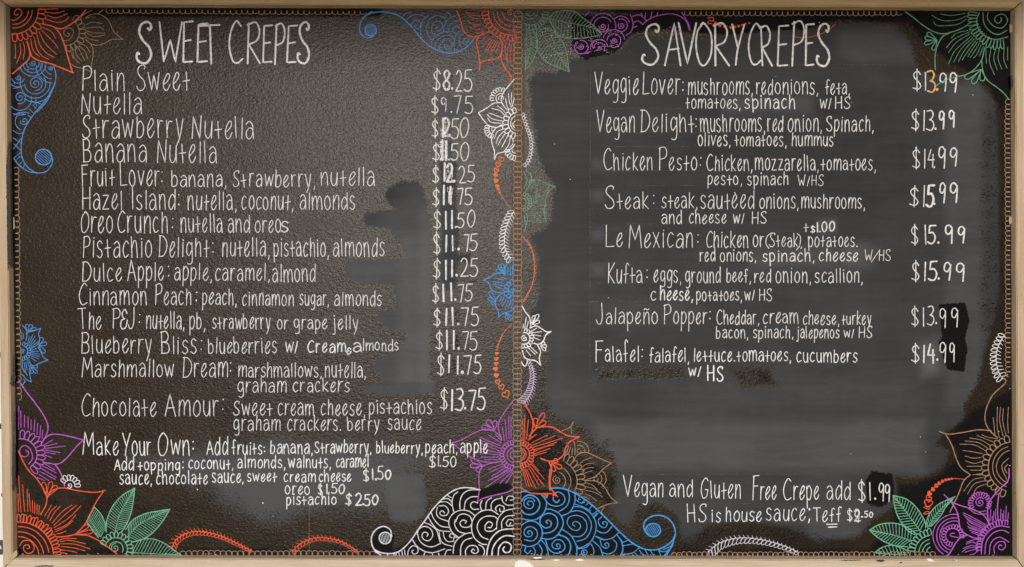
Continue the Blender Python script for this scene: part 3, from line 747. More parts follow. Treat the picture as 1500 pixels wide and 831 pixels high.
entry([('Chicken',884,956,249,19,32),('Pesto',965,1021,249.5,18,32),(':',1024,1028,247,16,18),('Chicken,',1035,1102,250,16.5,24.5),('mozzarella,',1106,1199.5,249.5,16.5,20.5),('tomatoes,',1202.5,1283,249.5,15.5,18.5),
       ('pesto,',1036,1087,270.5,13,16),('spinach',1095,1155,271,13,16),('W/HS',1169,1206,272,13,15.5,dict(wd=1.9))],
      [('$',1336,1348,217,246,K(wd=2.2)),('1',1352,1357,218,247,K(wd=2.4)),('4',1359,1369,218,245,K(wd=2.4)),('.',1367,1370,218,246,K(wd=2.6)),('9',1374,1386,217,247,K(wd=2.9)),('9',1390,1402,216,244,K(wd=2.9))])
entry([('Steak',886,950,305.5,17.5,32),(':',956,960,303,16,18),('steak,',969,1022,305,16.5,21.5),('sautéed',1026,1105,305.5,19,25),('onions,',1112,1170,305.5,16,20),('mushrooms,',1174,1267,305.5,16,20),
       ('and',969,999,327.5,14,17),('cheese',1009,1064,327.5,13.5,17.5),('w/',1074,1090,327,13,16),('HS',1101,1123,327.5,17,17)],
      [('$',1332,1346,273,301,K(wd=2.2)),('1',1351,1355,273,303,K(wd=2.4)),('5',1357,1368,271,303,K(wd=5.0,wear=.1)),('.',1367,1370.5,271,300,K(wd=3)),('9',1375,1385,268,298,K(wd=3.2)),('9',1391,1404,268,297,K(wd=3.4))])
entry([('Le',887,912,362,19.5,32),('Mexican',921,1015,362.5,21,33.5),(':',1020,1024.5,359,14,18),('Chicken',1034,1096,362.5,17.5,24),('or',1103,1119,362,16,20),('(',1120,1130,361.5,13,21),('Steak',1127,1169,361.5,14,20),(')',1166,1174,363,13,20),(',',1172,1176,362,13,20),('potatoes.',1184,1256,361.5,14,17),
       ('red',1025,1047.5,383,14,16),('onions,',1055,1108,383,13,16),('spinach,',1117,1193,383,12,15,dict(wd=2.9)),('cheese',1200,1257,382.5,12.5,15,dict(wd=2.8)),('W',1267,1278,382,12,15,dict(wd=2)),('/',1276,1289,384,17,22,dict(wd=2)),('HS',1287,1305,382,16,16,dict(wd=2))],
      [('+',1177,1184,329,341,K(wd=1.9)),('$',1187,1194,332,341,K(wd=2.2)),('1',1196,1199.5,327,340,K(wd=3.2)),('.',1199.5,1202,327,340,K(wd=2.6)),('0',1204,1212,325,340,K(wd=2.8)),('0',1214.5,1223,324.5,339,K(wd=2.8)),
       ('$',1334.5,1346,330,357,K(wd=2.3)),('1',1354,1358,331,358,K(wd=2.6)),('5',1359,1371,332,357.5,K(wd=3.6)),('.',1372.5,1376,332,357,K(wd=3.4)),('9',1384.5,1397,331,356,K(wd=3.4)),('9',1402,1414,331,356,K(wd=3.4))])
entry([('Kufta',890,941,414.5,19,28.5),(':',946,950,411,14,17),('eggs,',957.5,998,413.5,17,21),('ground',1004,1055.5,414,16,20.5),('beef,',1064,1100,413.5,14.5,20),('red',1105,1129.5,414,14,19),('onion,',1136,1188,414,16,19),('scallion,',1194,1264,414,15.5,20),
       ('c',953,961,440,13,17),('heese,',967,1015,440,14,17,dict(wd=3.3)),('potatoes,',1020,1087,440.5,13,16),('w/',1091,1105,440,12.5,15.5),('HS',1112,1131.5,441,17,17)],
      [('$',1335.5,1347,384,411,K(wd=2.3)),('1',1353,1357,384,411,K(wd=2.6)),('5',1360,1373,384,411,K(wd=3.8)),('.',1373.5,1377,384,409,K(wd=3)),('9',1381,1393.5,384,411,K(wd=3.2)),('9',1400,1414,386,412,K(wd=3.4))])
entry([('Jalapeño',873,964,474.5,17,30),('Popper',972,1036,474.5,17,30),(':',1038,1042,471,14,17),('Cheddar,',1050,1112,475,14,20.5),('cream',1117.5,1169.5,474,15,18),('cheese,',1176,1229.5,475.5,13.5,19.5),('turkey',1233,1276,475.5,13,17),
       ('bacon,',1049,1096,495.5,12.5,17),('spinach,',1103,1162,495.5,13,16),('jalepeños',1167,1229,495.5,12.5,15.5),('w/',1236,1251,495,11,14),('HS',1258,1278,495,16,16)],
      [('$',1335,1346,451,477,K(wd=2.2)),('1',1351,1355,451,478,K(wd=2.3)),('3',1357,1368,450,477,K(wd=2.3)),('.',1370,1373,450,475,K(wd=2.8)),('9',1376,1387,451,480,K(wd=2.3)),('9',1392.5,1404,451,479,K(wd=2.3))])
entry([('Falafel',872,936,530,16.5,32),(':',938,942,527,14,17),('falafel,',951,1010,530.5,15.5,22),('lettuce.',1016,1077,529.5,14,22),('tomatoes,',1079,1159,529,14,17.5),('cucumbers',1167,1256,530.5,13.5,17.5),('w/',1009,1027,551.5,12,14,dict(wd=3)),('HS',1036,1060,558,22,22,dict(wd=3.6))],
      [('$',1335,1347,505,531,K(wd=2.4)),('1',1350.5,1355.5,505,531,K(wd=3.6)),('4',1359,1370,505,531,K(wd=3.6)),('.',1371,1374.5,505,528,K(wd=3.4)),('9',1376,1387,502,531,K(wd=2.4)),('9',1391,1399.5,502,530,K(wd=2.4))], 'menu_line', 'bright')
fo = entry([('Vegan',914,972,727.5,19.5,31.5),('and',980.5,1015,727.5,18.5,27),('Gluten',1026,1085,730,19.5,31),('Free',1102,1137,732,20,34),('Crepe',1147,1200,732,19.5,33),('add',1211,1246,732,21,27)],
      [('$',1257,1268,706,734,K(wd=2.4)),('1',1273,1277,707,733,K(wd=2.4)),('.',1280.5,1283.5,707,732,K(wd=3)),('9',1287,1295.5,709,734,K(wd=2.4)),('9',1296.5,1304.5,709,735,K(wd=2.4))], 'footnote', 'bright')
fo = entry([('HS',1006,1035,764.5,25,25),('is',1042,1055.5,765,13.5,17),('house',1063,1116,764,15.5,24.5),('sauce',1122,1180,763,17.5,22),(';',1183,1188,762,16,20,dict(wd=3.2)),('Teff',1191,1232,764,15,20.5)],
      [('$',1241,1249,746,763,K(wd=2.2)),('2',1251,1260.5,746,764,K(wd=2.6)),('9',1251,1259,747,765,K(wd=2.2,wear=.4)),('.',1261,1264,750,758,K(wd=3)),('50',1266,1279,750,758,K(wd=2.4))], 'footnote', 'bright')
# digits gone over with a dry brush: rows of short zigzag strokes
def scrub(x0, y0, x1, y1, n, wd, wear):
    sc_ = Ink()
    for i in range(n):
        x = x0+(x1-x0)*(i+.5)/n+random.uniform(-.6, .6); q = []
        for j in range(7): q.append((x+random.uniform(-1.1, 1.1), y0+(y1-y0)*j/6+random.uniform(-1, 1)))
        sc_.stroke(q, wd, wear)
    sc_.build('dry_brush_digit', M['bright'], board)
scrub(645,174,658,199,4,3.2,.62); scrub(645,206,657,234,4,3.2,.60); scrub(648,104,661,132,3,2.6,.80); scrub(652,242,664,266,3,3.0,.60)
scrub(655,276,664,298,2,2.6,.62); scrub(660,312,664,332,1,3,.6); scrub(646,142,700,166,9,2.2,.92); scrub(661,347,668,366,2,2.4,.7)
u = Ink(); u.stroke([(1211,768.3),(1226,768)], 2.3); u.stroke([(1213.5,772.4),(1226,772)], 2.3); u.build('underline', M['bright'], fo)

# faint ruled pencil lines left between the lines of writing
def rule(x0, y0, x1, y1, wd=0.8, wear=.62):
    n = 8; gd = Ink(); gd.stroke([(x0+(x1-x0)*i/n+random.uniform(-.2,.2), y0+(y1-y0)*i/n+random.uniform(-.25,.25)) for i in range(n+1)], wd, wear, step=8); gd.build('guide_line', M['guide'], board)
rule(865,98,864,560)
for y, a, b in ((95,850,1300),(139,866,1100),(159,866,1000),(194,868,1120),(215,880,1010),(250,880,1090),(272,866,1030),(306,866,1080),(328,866,960),(363,866,1050),(384,866,1020),(415,870,1000),(442,866,950),(475,866,1000),(531,866,1010),(695,915,1230),(738,1000,1220),(93,200,500),(134,120,300),(168,120,250),(204,120,420),(240,120,330),(96,380,500)):
    rule(a, y, b, y)
rule(453,690,453,812,1.2,.5); rule(610,630,609,800,.9,.7); rule(108,240,108,480,.7,.75)
# ------------------------------------------------------------------ the drawn flowers, leaves and waves
class Art(Ink):
    K = 0.64
    def at(self, ox, oy, k): self.z = (ox, oy, k); return self
    def P(self, s, wd=1.7, wear=.2, closed=False, taper=0):
        """several strokes in the coordinates of an enlarged view: 'x,y x,y;x,y ...'"""
        for st in s.split(';'):
            pts = []
            for tok in st.split():
                c = tok.endswith('!'); a, b = tok.rstrip('!').split(',')
                q = (self.z[0]+float(a)/self.z[2], self.z[1]+float(b)/self.z[2]); pts.append(q)
                if c: pts.append(q)
            self.stroke(pts, wd, wear, closed, taper)
        return self
    def c(self, x, y): return (self.z[0]+x/self.z[2], self.z[1]+y/self.z[2])
    def arc(self, cx, cy, r, a0, a1, wd=1.7, ry=None, wear=.2):
        k = self.z[2]; x, y = self.c(cx, cy); ry = ry or r
        n = max(5, int(abs(a1-a0)/14)); j = random.uniform(-.012, .012)*r/k
        self.stroke([(x+(r/k+j*math.sin(i))*math.cos(math.radians(a0+(a1-a0)*i/n)), y+(ry/k)*math.sin(math.radians(a0+(a1-a0)*i/n))) for i in range(n+1)], wd, wear)
        return self
    def arcs(self, cx, cy, s, wd=1.7):
        for t in s.split():
            v = [float(q) for q in t.split(',')]; self.arc(cx, cy, v[0], v[1], v[2], wd)
        return self
    def spiral(self, cx, cy, r, turns=1.7, a0=0, wd=1.7, r0=.12, cw=1, sq=1.0):
        k = self.z[2]; x, y = self.c(cx, cy); n = int(turns*14)
        self.stroke([(x+(r*(r0+(1-r0)*i/n)/k)*math.cos(math.radians(a0+cw*360*turns*i/n)), y+sq*(r*(r0+(1-r0)*i/n)/k)*math.sin(math.radians(a0+cw*360*turns*i/n))) for i in range(n+1)], wd)
        return self
    def loops(self, cx, cy, r, L, a0, a1, n, wd=1.6, ry=None, fat=.46):
        """ring of small round-ended petals standing on a circle"""
        k = self.z[2]; x, y = self.c(cx, cy); ry = ry or r; da = (a1-a0)/n
        for i in range(n):
            am = a0+da*(i+.5)+random.uniform(-1, 1); l = L*random.uniform(.9, 1.1); q = []
            for f, t in ((-fat, 0), (-fat*1.06, .45), (-fat*.8, .82), (0, 1.0), (fat*.8, .82), (fat*1.06, .45), (fat, 0)):
                a = math.radians(am+da*f*(1-.12*t)); rr = (r+l*t)/k; rv = (ry+l*t)/k
                q.append((x+rr*math.cos(a), y+rv*math.sin(a)))
            self.stroke(q, wd)
        return self
    def rays(self, cx, cy, r0, L0, L1, a0, a1, n, bend=8, wd=1.4, mid=None):
        """fan of fine lines; the middle ones mid long"""
        k = self.z[2]; x, y = self.c(cx, cy)
        for i in range(n):
            t = i/max(1, n-1); a = a0+(a1-a0)*t; L = (L0+(L1-L0)*t) if mid is None else L0+(mid-L0)*math.sin(math.pi*t)
            L *= random.uniform(.88, 1.1); b = bend*(2*t-1); q = []
            for s in (0, .5, 1):
                aa = math.radians(a+b*s*s); rr = (r0+L*s)/k; q.append((x+rr*math.cos(aa), y+rr*math.sin(aa)))
            self.stroke(q, wd*random.uniform(.85, 1.1), .24, taper=.25)
        return self
    def tear(self, bx, by, tips, w=14, wd=1.7):
        """little round-tipped petals springing from one point"""
        k = self.z[2]; b = np.array(self.c(bx, by))
        for tx, ty in tips:
            t = np.array(self.c(tx, ty)); d = t-b; L = np.hypot(*d)+1e-6; n = np.array([-d[1], d[0]])/L*(w/k)
            self.stroke([tuple(b+d*.04), tuple(b+d*.5+n*.75), tuple(b+d*.85+n), tuple(t), tuple(b+d*.85-n), tuple(b+d*.5-n*.75), tuple(b+d*.04)], wd)
        return self
    def leaf(self, left, right, mid, n, wd=2.0, thin=1.2, both=True):
        """outlined leaf with a midrib and slanting ribs; edges run from base to tip"""
        def res(s):
            p = np.array(smooth_path([self.c(*map(float, t.split(','))) for t in s.split()], 1.0))
            c = np.concatenate([[0], np.cumsum(np.hypot(*np.diff(p, axis=0).T))])
            return lambda t: np.array([np.interp(t*c[-1], c, p[:, 0]), np.interp(t*c[-1], c, p[:, 1])])
        m = res(mid)
        for e in (left, right):
            if not e: continue
            self.P(e, wd); f = res(e)
            for i in range(n):
                t = (i+.6)/n
                p0, p1 = m(max(0, t*.97-.02)), f(min(1, t*.93+.09))
                if np.hypot(*(p1-p0)) > 1.4: self.stroke([tuple(p0+(p1-p0)*.08), tuple(p0+(p1-p0)*.55+np.array([0, -.25])), tuple(p1)], thin*random.uniform(.85, 1.15), .22)
        self.P(mid, thin*1.15)
        return self
    def fern(self, mid, n, La, Lb, side=1, wd=1.6, lean=.7, thin=1.5, endL=None):
        """curved stem with loops on one side and short ticks on the other"""
        p = np.array(smooth_path([self.c(*map(float, t.split(','))) for t in mid.split()], .8)); k = self.z[2]
        c = np.concatenate([[0], np.cumsum(np.hypot(*np.diff(p, axis=0).T))])
        at = lambda s: np.array([np.interp(s, c, p[:, 0]), np.interp(s, c, p[:, 1])])
        self.P(mid, thin*.85)
        for i in range(n):
            t = (i+.4)/n; s = t*c[-1]; a = at(s); d = at(min(c[-1], s+2))-at(max(0, s-2)); d /= np.hypot(*d)+1e-6
            nr = np.array([d[1], -d[0]])*side
            la = (La if endL is None else La+(endL-La)*t)/k; lb = Lb/k*(1 if endL is None else (.6+.8*t))
            dirn = nr*math.cos(lean)+d*math.sin(lean)*1; wv = np.array([-dirn[1], dirn[0]])*(c[-1]/n*.40)
            tip = a+dirn*la
            self.stroke([tuple(a-wv*.7), tuple(a+dirn*la*.6-wv), tuple(tip-wv*.3), tuple(tip+wv*.5), tuple(a+dirn*la*.6+wv), tuple(a+wv*.8)], wd)
            d2 = -nr*math.cos(lean)+d*math.sin(lean)
            self.stroke([tuple(a), tuple(a+d2*lb)], wd*.9, .2, taper=.3)
        return self
    def heart(self, x, y, s, a=0, wd=1.6, fill=False):
        x, y = self.c(x, y); s = s/self.z[2]; q = []
        for i in range(17):
            t = 2*math.pi*i/16; hx = .055*16*math.sin(t)**3*.55; hy = -(13*math.cos(t)-5*math.cos(2*t)-2*math.cos(3*t)-math.cos(4*t))*.032
            q.append((x+s*(hx*math.cos(a)-hy*math.sin(a)), y+s*(hx*math.sin(a)+hy*math.cos(a))))
        if fill: self.blob(q[:-1], .3)
        self.stroke(q, wd); return self
    def ball(self, cx, cy, rx, ry, ang, wd=2.2, n=7):
        k = self.z[2]; x, y = self.c(cx, cy); self.arc(cx, cy, rx, 0, 360, wd, ry)
        ca, sa = math.cos(math.radians(ang)), math.sin(math.radians(ang))
        for i in range(n):
            o = -1+2*(i+.5)/n; h = math.sqrt(max(0, 1-o*o))
            q = [(x+rx/k*(o*-sa+s*h*ca), y+ry/k*(o*ca+s*h*sa)) for s in (-1, 1)]
            self.stroke(q, wd*.5, .3)
        return self
def art(name, label, mat):
    a = Art(); a.at(0, 0, 1); a.fin = lambda: a.build(name, M[mat], board, label); return a

# --- chain borders
def chain(x0, y0, x1, y1, pitch, amp, side, wd=1.3, mat='tan', label=None, double=False):
    a = art('chain_border', label, mat); L = math.hypot(x1-x0, y1-y0); n = int(round(L/pitch)); dx, dy = (x1-x0)/L, (y1-y0)/L; nx, ny = -dy, dx
    for sd in ((1, -1) if double else (side,)):
        pts = []
        for i in range(n):
            s = i*L/n; p = L/n; am = amp*random.uniform(.88, 1.1)
            for f, g in ((.0, -.12), (-.06, .5), (.22, .95), (.5, 1.02), (.84, .85), (1.06, .4)):
                pts.append((x0+dx*(s+f*p)+nx*sd*am*g+random.uniform(-.2, .2), y0+dy*(s+f*p)+ny*sd*am*g+random.uniform(-.2, .2)))
        for i in range(0, len(pts), 60): a.stroke(pts[i:i+61], wd, .28)
    if double: a.stroke([(x0+dx*L*i/24+random.uniform(-.3, .3), y0+dy*L*i/24) for i in range(25)], 1.0, .4)
    return a.fin()
chain(156, 14.6, 536, 17.2, 8.3, 4.6, 1, 1.3, 'tan', 'tan looped border along the top left edge')
chain(1003, 18, 1321, 17.6, 7.9, 5.2, 1, 1.35, 'tan', 'tan looped border along the top right edge')
chain(22, 246, 25.5, 586, 8.8, 5.6, -1, 1.4, 'tan', 'tan looped border down the left edge')
chain(1479, 146, 1479.6, 552, 7.1, 6.8, 1, 1.4, 'tan', 'tan looped border down the right edge')
chain(264, 813.2, 550, 814, 8.3, 6.4, -1, 1.4, 'tan', 'tan looped border along the bottom left edge')
chain(984, 815.6, 1370, 815.2, 7.4, 6.6, -1, 1.5, 'tan', 'tan looped border along the bottom right edge')
chain(758.5, 17, 757.5, 813, 7.6, 6.2, 1, 1.4, 'tan', 'tan double chain down the middle of the board', True)

# --- top left corner
Z1 = (10, 10, 8.311)
a = art('drawn_flower', 'red drawn flower in the top left corner', 'red').at(*Z1)
a.P('960,40 900,110 800,200 680,265 600,258 540,235 440,210;580,250 640,320 690,430 740,600 800,800;810,805 650,740 520,690 400,660 310,610 285,560 260,470 245,420;285,560 265,640 180,720 70,815', 2.9)
a.P('55,160 90,165 150,130 185,75 150,28 110,40 90,80 110,105 140,85', 1.9)
a.arc(85, 35, 180, 5, 95, 1.9).arc(85, 35, 225, 2, 93, 1.9).arc(85, 35, 298, 0, 95, 2.1)
a.loops(85, 35, 298, 96, -2, 93, 9, 1.8)
a.P('390,42 480,30 620,25;480,68 600,78 700,52;490,105 600,135 740,85;470,150 600,190 700,175 755,125;440,255 540,300 595,385;420,285 520,380 580,440 625,510;395,310 470,450 605,580;365,330 400,460 480,560 580,620;330,370 370,520 430,600 510,640;290,390 320,530 400,610;100,455 108,560 100,630;160,450 168,560 120,690;200,430 215,520 200,640', 1.6)
a.fin()
a = art('drawn_flower', 'small brown drawn flower behind the red one, top left', 'tan').at(*Z1)
a.P('690,410 740,412 800,350 806,285 755,258 705,285 695,335 740,362 765,335 738,320', 1.3).arc(720, 310, 162, -50, 98, 1.4).loops(720, 310, 164, 80, -62, 88, 9, 1.4)
a.P('900,160 910,120 960,80 1035,45;960,135 1020,100 1100,88 1200,130 1260,210 1300,300 1405,395;1415,396 1280,400 1180,450 1100,470 1020,450 960,400;1110,85 1170,40;1020,450 1050,520 1045,620 1030,720 1037,800;790,700 830,730 900,748 1000,780 1035,805', 1.5)
a.P('960,220 1050,188 1165,208;960,262 1060,248 1140,255 1180,280;970,292 1060,318 1195,322;970,322 1060,362 1200,342;960,362 1010,395 1110,414;900,450 960,480 1012,550;880,480 950,540 990,635;860,485 900,560 950,655;830,490 850,590 915,662;800,500 820,620 885,690;780,540 810,635;970,140 1020,125 1075,130', 1.2)
a.fin()
a = art('drawn_wave', 'blue drawn paisley running down the left edge', 'blue').at(0, 80, 4.617)
a.P('365,80 378,140 372,190 345,250 300,320 240,390 190,460 160,520 145,590 143,650 155,710 190,765 250,800 310,792 345,752 356,710 340,672;372,200 320,310 250,390;95,705 130,750 190,790 260,803', 2.0)
a.ball(294, 694, 55, 53, 42, 2.3, 8)
a.spiral(240, 195, 50, 2.0, 90, 1.5).arcs(238, 195, '72,-35,175 100,-5,195 128,45,125', 1.5)
a.spiral(222, 58, 22, 1.5, 0, 1.5).arcs(222, 55, '44,0,190 68,5,170 92,15,160', 1.5)
a.spiral(345, 92, 17, 1.6, 0, 1.5).arcs(355, 85, '50,100,215 80,95,200 108,92,185', 1.5)
a.spiral(125, 155, 20, 1.5, 0, 1.5).arcs(122, 150, '44,20,160 70,60,140', 1.5)
a.spiral(135, 290, 44, 1.8, 180, 1.5).arcs(135, 300, '78,-10,140 110,70,115 108,-5,20', 1.5)
a.spiral(165, 450, 28, 1.5, 0, 1.5).arcs(165, 452, '62,110,300', 1.5)
a.P('205,315 250,325 290,340;222,340 245,365;200,370 225,395;240,320 250,350;90,515 125,535 160,528;90,565 130,590 150,600;95,605 130,640 143,650;90,640 120,600 140,570;95,700 130,670 145,655;110,715 135,690 150,700;130,745 150,725;160,765 165,735;95,410 130,395 170,405;190,410 215,430;92,180 100,205;90,230 130,222', 1.4)
a.fin()
# --- top, left of the middle
Z3 = (520, 10, 8.311)
a = art('drawn_wave', 'blue drawn paisley hanging from the top edge', 'blue').at(*Z3)
a.P('205,60 130,110 75,180 55,260 75,330 120,372 190,375 240,335;140,100 230,72 330,62 420,75 500,95 580,140 650,205 720,280 790,370 870,450 960,510 1060,550 1150,565 1250,550 1340,505 1410,440 1455,385', 2.7)
a.ball(192, 285, 68, 70, -55, 2.6, 8)
a.P('630,160 680,115 770,95 850,122;805,360 800,250 830,160 895,105;940,410 885,330 872,250 910,150 1000,110 1080,130 1115,185;960,360 930,280 950,210 1010,175 1060,210 1055,270 1010,295 985,262 1012,240;930,470 940,410 1000,345 1090,305 1180,305 1230,332;970,500 990,430 1060,365 1140,350 1205,378;1030,520 1040,450 1110,405 1175,430 1170,500 1110,515 1090,480 1120,465 1138,488;1080,300 1090,230 1130,160 1240,98;1140,300 1150,240 1190,190 1265,173;1190,300 1200,255 1250,235 1275,262;1215,540 1205,440 1230,350 1290,282;1300,510 1270,430 1280,360 1320,320;1352,472 1315,430 1345,385 1385,405 1365,437 1342,420;590,110 620,80 680,65;1110,72 1155,90 1165,122;680,225 720,175 780,175 800,225 770,265 735,255 722,230 748,222;1110,180 1140,150;480,80 495,60', 1.4)
a.fin()
a = art('drawn_flower', 'red drawn flower hanging from the top edge by the middle chain', 'red').at(640, 10, 6.926)
a.P('200,40 240,140 260,220 300,280 360,303 420,300 480,270 525,255;520,255 440,295 403,345 410,420 430,520 432,635;432,632 445,570 500,545 580,535 640,500 660,430 660,350;650,490 660,560 700,640 750,700 750,752', 2.7)
a.spiral(742, 62, 34, 1.3, 200, 1.7).arcs(762, 50, '100,66,180 148,74,180 190,78,180', 1.7).arc(762, 50, 240, 80, 182, 2.3).loops(762, 50, 240, 66, 80, 182, 11, 2.0)
a.P('290,55 350,85 440,95;300,75 370,118 440,120;310,135 360,180 445,186;330,205 385,228 460,225;385,260 430,268 480,250;545,325 500,360 465,410;560,335 520,390 490,452;580,340 540,400 505,460;600,345 560,420 540,455;620,350 590,410 560,460;640,355 620,420 595,458;500,300 470,330 455,352;670,370 662,470;700,365 692,450 718,580;740,370 715,450 716,560;760,372 745,500 757,600;790,370 782,550', 1.4)
a.fin()
# --- middle, left side
a = art('drawn_flower', 'white drawn half flower against the middle chain', 'bright').at(680, 110, 5.543)
a.P('405,35 360,90 320,140 300,200 320,250 350,285;300,225 240,230 180,270 115,308;115,308 160,370 200,410 260,425 310,402;310,412 260,430 225,480 225,550 245,620 245,685;245,685 270,640 340,620 390,592 410,562', 2.0)
a.arc(425, 390, 68, 100, 265, 2.0, 84).arc(425, 392, 48, 105, 255, 1.8, 58).P('412,375 393,400 408,426', 1.8)
a.loops(425, 390, 72, 42, 96, 268, 9, 1.8, 86)
a.P('335,190 345,240 360,285;360,150 365,210 385,265;385,145 385,210 395,255;405,185 400,230;270,250 310,280 335,310;225,273 290,290 330,330;205,310 260,330 310,350;185,320 230,357 310,374;190,350 220,385 300,392;320,437 270,460 245,515;320,460 280,500 258,557;330,480 295,530 275,570;355,490 330,540 305,587;375,500 362,565 335,605;395,520 395,560 370,590', 1.6)
a.arcs(298, 190, '20,150,400 40,120,290', 1.7).loops(298, 190, 58, 30, 165, 292, 7, 1.6).arcs(245, 440, '22,100,250 44,105,215', 1.7).loops(245, 440, 48, 34, 100, 205, 6, 1.6).arcs(412, 610, '24,80,190 44,85,190', 1.7).loops(412, 610, 50, 36, 85, 185, 5, 1.6)
a.fin()
a = art('drawn_fern', 'white drawn frond right of the middle chain', 'pale').at(680, 110, 5.543)
a.fern('485,305 495,360 520,430 545,500 553,570 545,650 520,715 490,745', 18, 24, 22, -1, 1.15, .6); a.fin()
a = art('heart_trail', 'orange drawn hearts in a curve below the white half flower', 'orange').at(700, 230, 6.926)
for x, y, s in ((235,25,58),(205,78,54),(186,138,48),(180,185,40),(183,240,42),(197,298,36),(208,332,28),(222,362,18)): a.heart(x, y, s, .3, 2.2, s < 45)
a.P('232,378 275,450 330,525', 1.3); a.fin()
a = art('drawn_fern', 'white drawn frond above the blue half flower', 'bright').at(690, 345, 5.936)
a.fern('375,-215 330,-130 300,-40 290,50 300,120 345,208', 15, 50, 44, -1, 1.3, .55, 1.5); a.fin()
a = art('drawn_flower', 'blue drawn half flower against the middle chain', 'sky').at(690, 345, 5.936)
a.P('375,205 320,245 290,290 288,345;290,330 220,330 160,365 112,388;112,388 155,420 185,480 250,500 285,495;270,505 220,550 213,610 238,660 240,714;240,712 280,680 340,660 375,635', 2.2)
a.spiral(358, 475, 26, 1.3, 60, 1.8).arc(370, 475, 48, 100, 262, 1.8).loops(372, 475, 50, 42, 92, 268, 7, 1.8)
a.P('300,345 300,290;320,345 322,280;340,350 345,270;358,350 362,262;310,375 250,362;290,390 205,370;280,415 190,402;275,440 195,425;272,465 205,440;270,530 248,575;285,540 260,597;305,555 275,615;325,565 295,640;345,575 325,632;365,590 348,632', 1.6)
a.tear(285, 330, [(240,258),(270,245),(220,300)], 13, 1.6).tear(215, 575, [(160,490),(148,550),(180,600)], 14, 1.6).tear(300, 672, [(310,730),(345,740),(360,720)], 9, 1.5)
a.P('245,300 262,270;255,312 275,285', 1.3); a.fin()
a = art('drawn_stem', 'faded red drawn curve right of the middle chain', 'orange').at(690, 345, 5.936)
a.P('450,10 510,85 540,160 550,250 548,350 530,430 490,510 450,580', 1.8, .34)
for i in range(17):
    t = i/16; x = 470+85*math.sin(math.pi*t*.95+.15); y = 40+520*t; a.P('%d,%d %d,%d' % (x-6, y+12, x+14, y-8), 1.1, .42)
a.fin()
a = art('heart_trail', 'orange drawn hearts growing downwards left of the middle chain', 'orange').at(710, 440, 5.19)
a.P('205,180 150,240 115,310 98,360', 1.3); a.P('140,255 128,262;128,280 116,288;118,305 106,314;108,330 96,338;102,350 90,358;100,370 86,380', 2.0)
for x, y, s in ((92,405,24),(88,446,30),(88,483,30),(83,523,34),(88,571,36)): a.heart(x, y, s, 0, 1.8, True)
for x, y, s, r in ((100,620,38,-.3),(128,660,44,-.4),(162,715,60,-.5)): a.heart(x, y, s, r, 2.2)
a.fin()
a = art('drawn_flower', 'white drawn half flower right of the middle chain', 'bright').at(710, 440, 5.19)
a.P('285,45 310,90 340,130 350,190 345,212;348,210 390,195 430,215 470,240 505,238;505,238 465,265 445,310 410,335 375,327;400,338 425,390 415,440 425,492;425,492 385,460 330,450 300,430 288,385;280,470 300,500 318,490 325,455', 2.4)
a.spiral(303, 290, 24, 1.5, 90, 2.0).arc(300, 290, 44, -95, 110, 2.2).loops(298, 290, 46, 30, -88, 108, 9, 2.1)
a.P('290,215 296,180;305,213 315,130;320,215 332,160;350,238 395,212;358,248 432,238;368,262 425,272;375,285 420,302;345,350 400,402;330,360 385,412;315,378 350,422', 1.7)
a.tear(362, 185, [(375,118),(408,108),(416,158)], 12, 1.9).tear(425, 345, [(455,322),(470,350),(462,382)], 11, 1.9); a.fin()
a = art('drawn_fern', 'lavender drawn frond hanging below the white half flower', 'lavender').at(710, 440, 5.19)
a.fern('340,455 365,520 375,580 368,650 345,720 300,785', 18, 22, 26, -1, 1.4, .5, 1.6, 62); a.fin()
# --- bottom middle
a = art('drawn_flower', 'purple drawn half flower left of the middle chain', 'purple').at(650, 570, 4.617)
a.P('465,85 410,160 375,220 370,270 392,342;385,325 340,285 280,272 200,300 120,345 55,365;70,375 140,430 200,470 260,490 330,497 392,490;330,500 270,520 240,570 240,680 230,762;230,760 280,735 380,710 440,695 472,672', 2.0)
a.arcs(478, 447, '28,100,265 50,100,262 72,96,264', 1.8).loops(478, 447, 74, 28, 95, 266, 13, 1.7)
a.P('390,350 370,330 350,310;455,335 455,190;440,335 440,180;425,340 415,205;410,350 395,250;390,365 300,310;385,385 250,330;380,400 240,342;375,418 235,360;372,432 230,400;370,445 225,430;372,460 250,462;378,478 275,478;400,505 300,545;410,520 310,565;420,530 325,590;432,540 350,600;440,548 300,620;452,552 283,665;462,556 380,640;468,565 420,640', 1.5)
a.tear(345, 275, [(258,258),(292,212),(345,216)], 16, 1.9).tear(262, 520, [(186,474),(180,520),(222,556)], 14, 1.9); a.fin()
Z = (535, 700, 6.522)
a = art('drawn_wave', 'white drawn wave of spirals along the bottom edge', 'pale').at(*Z)
a.P('252,560 240,500 180,465 110,490 65,550 60,620 85,680 150,715 240,725 320,705 390,650 450,580 510,490 570,410 640,310 710,230 780,165 860,115 940,95 1030,100 1095,117;62,640 95,700 150,740', 2.8)
a.ball(190, 576, 57, 56, 80, 2.2, 8)
a.P('495,540 515,490 570,465 625,490 645,550 610,600 560,590 542,550 565,520 600,535 590,560;555,425 620,450 680,500 700,560 720,630;500,540 520,600 570,645 640,660 720,628;450,590 490,650 560,700 650,715 760,680', 2.0)
a.P('705,270 760,268 795,310 780,355 730,360 712,335 735,315 758,335;690,285 680,340 710,385 790,415;630,335 660,400 720,460 800,475;600,370 640,440 700,500 810,515;710,232 780,232 830,270;740,205 790,200 830,235;780,165 820,190;885,135 845,170 830,240 845,325', 2.0)
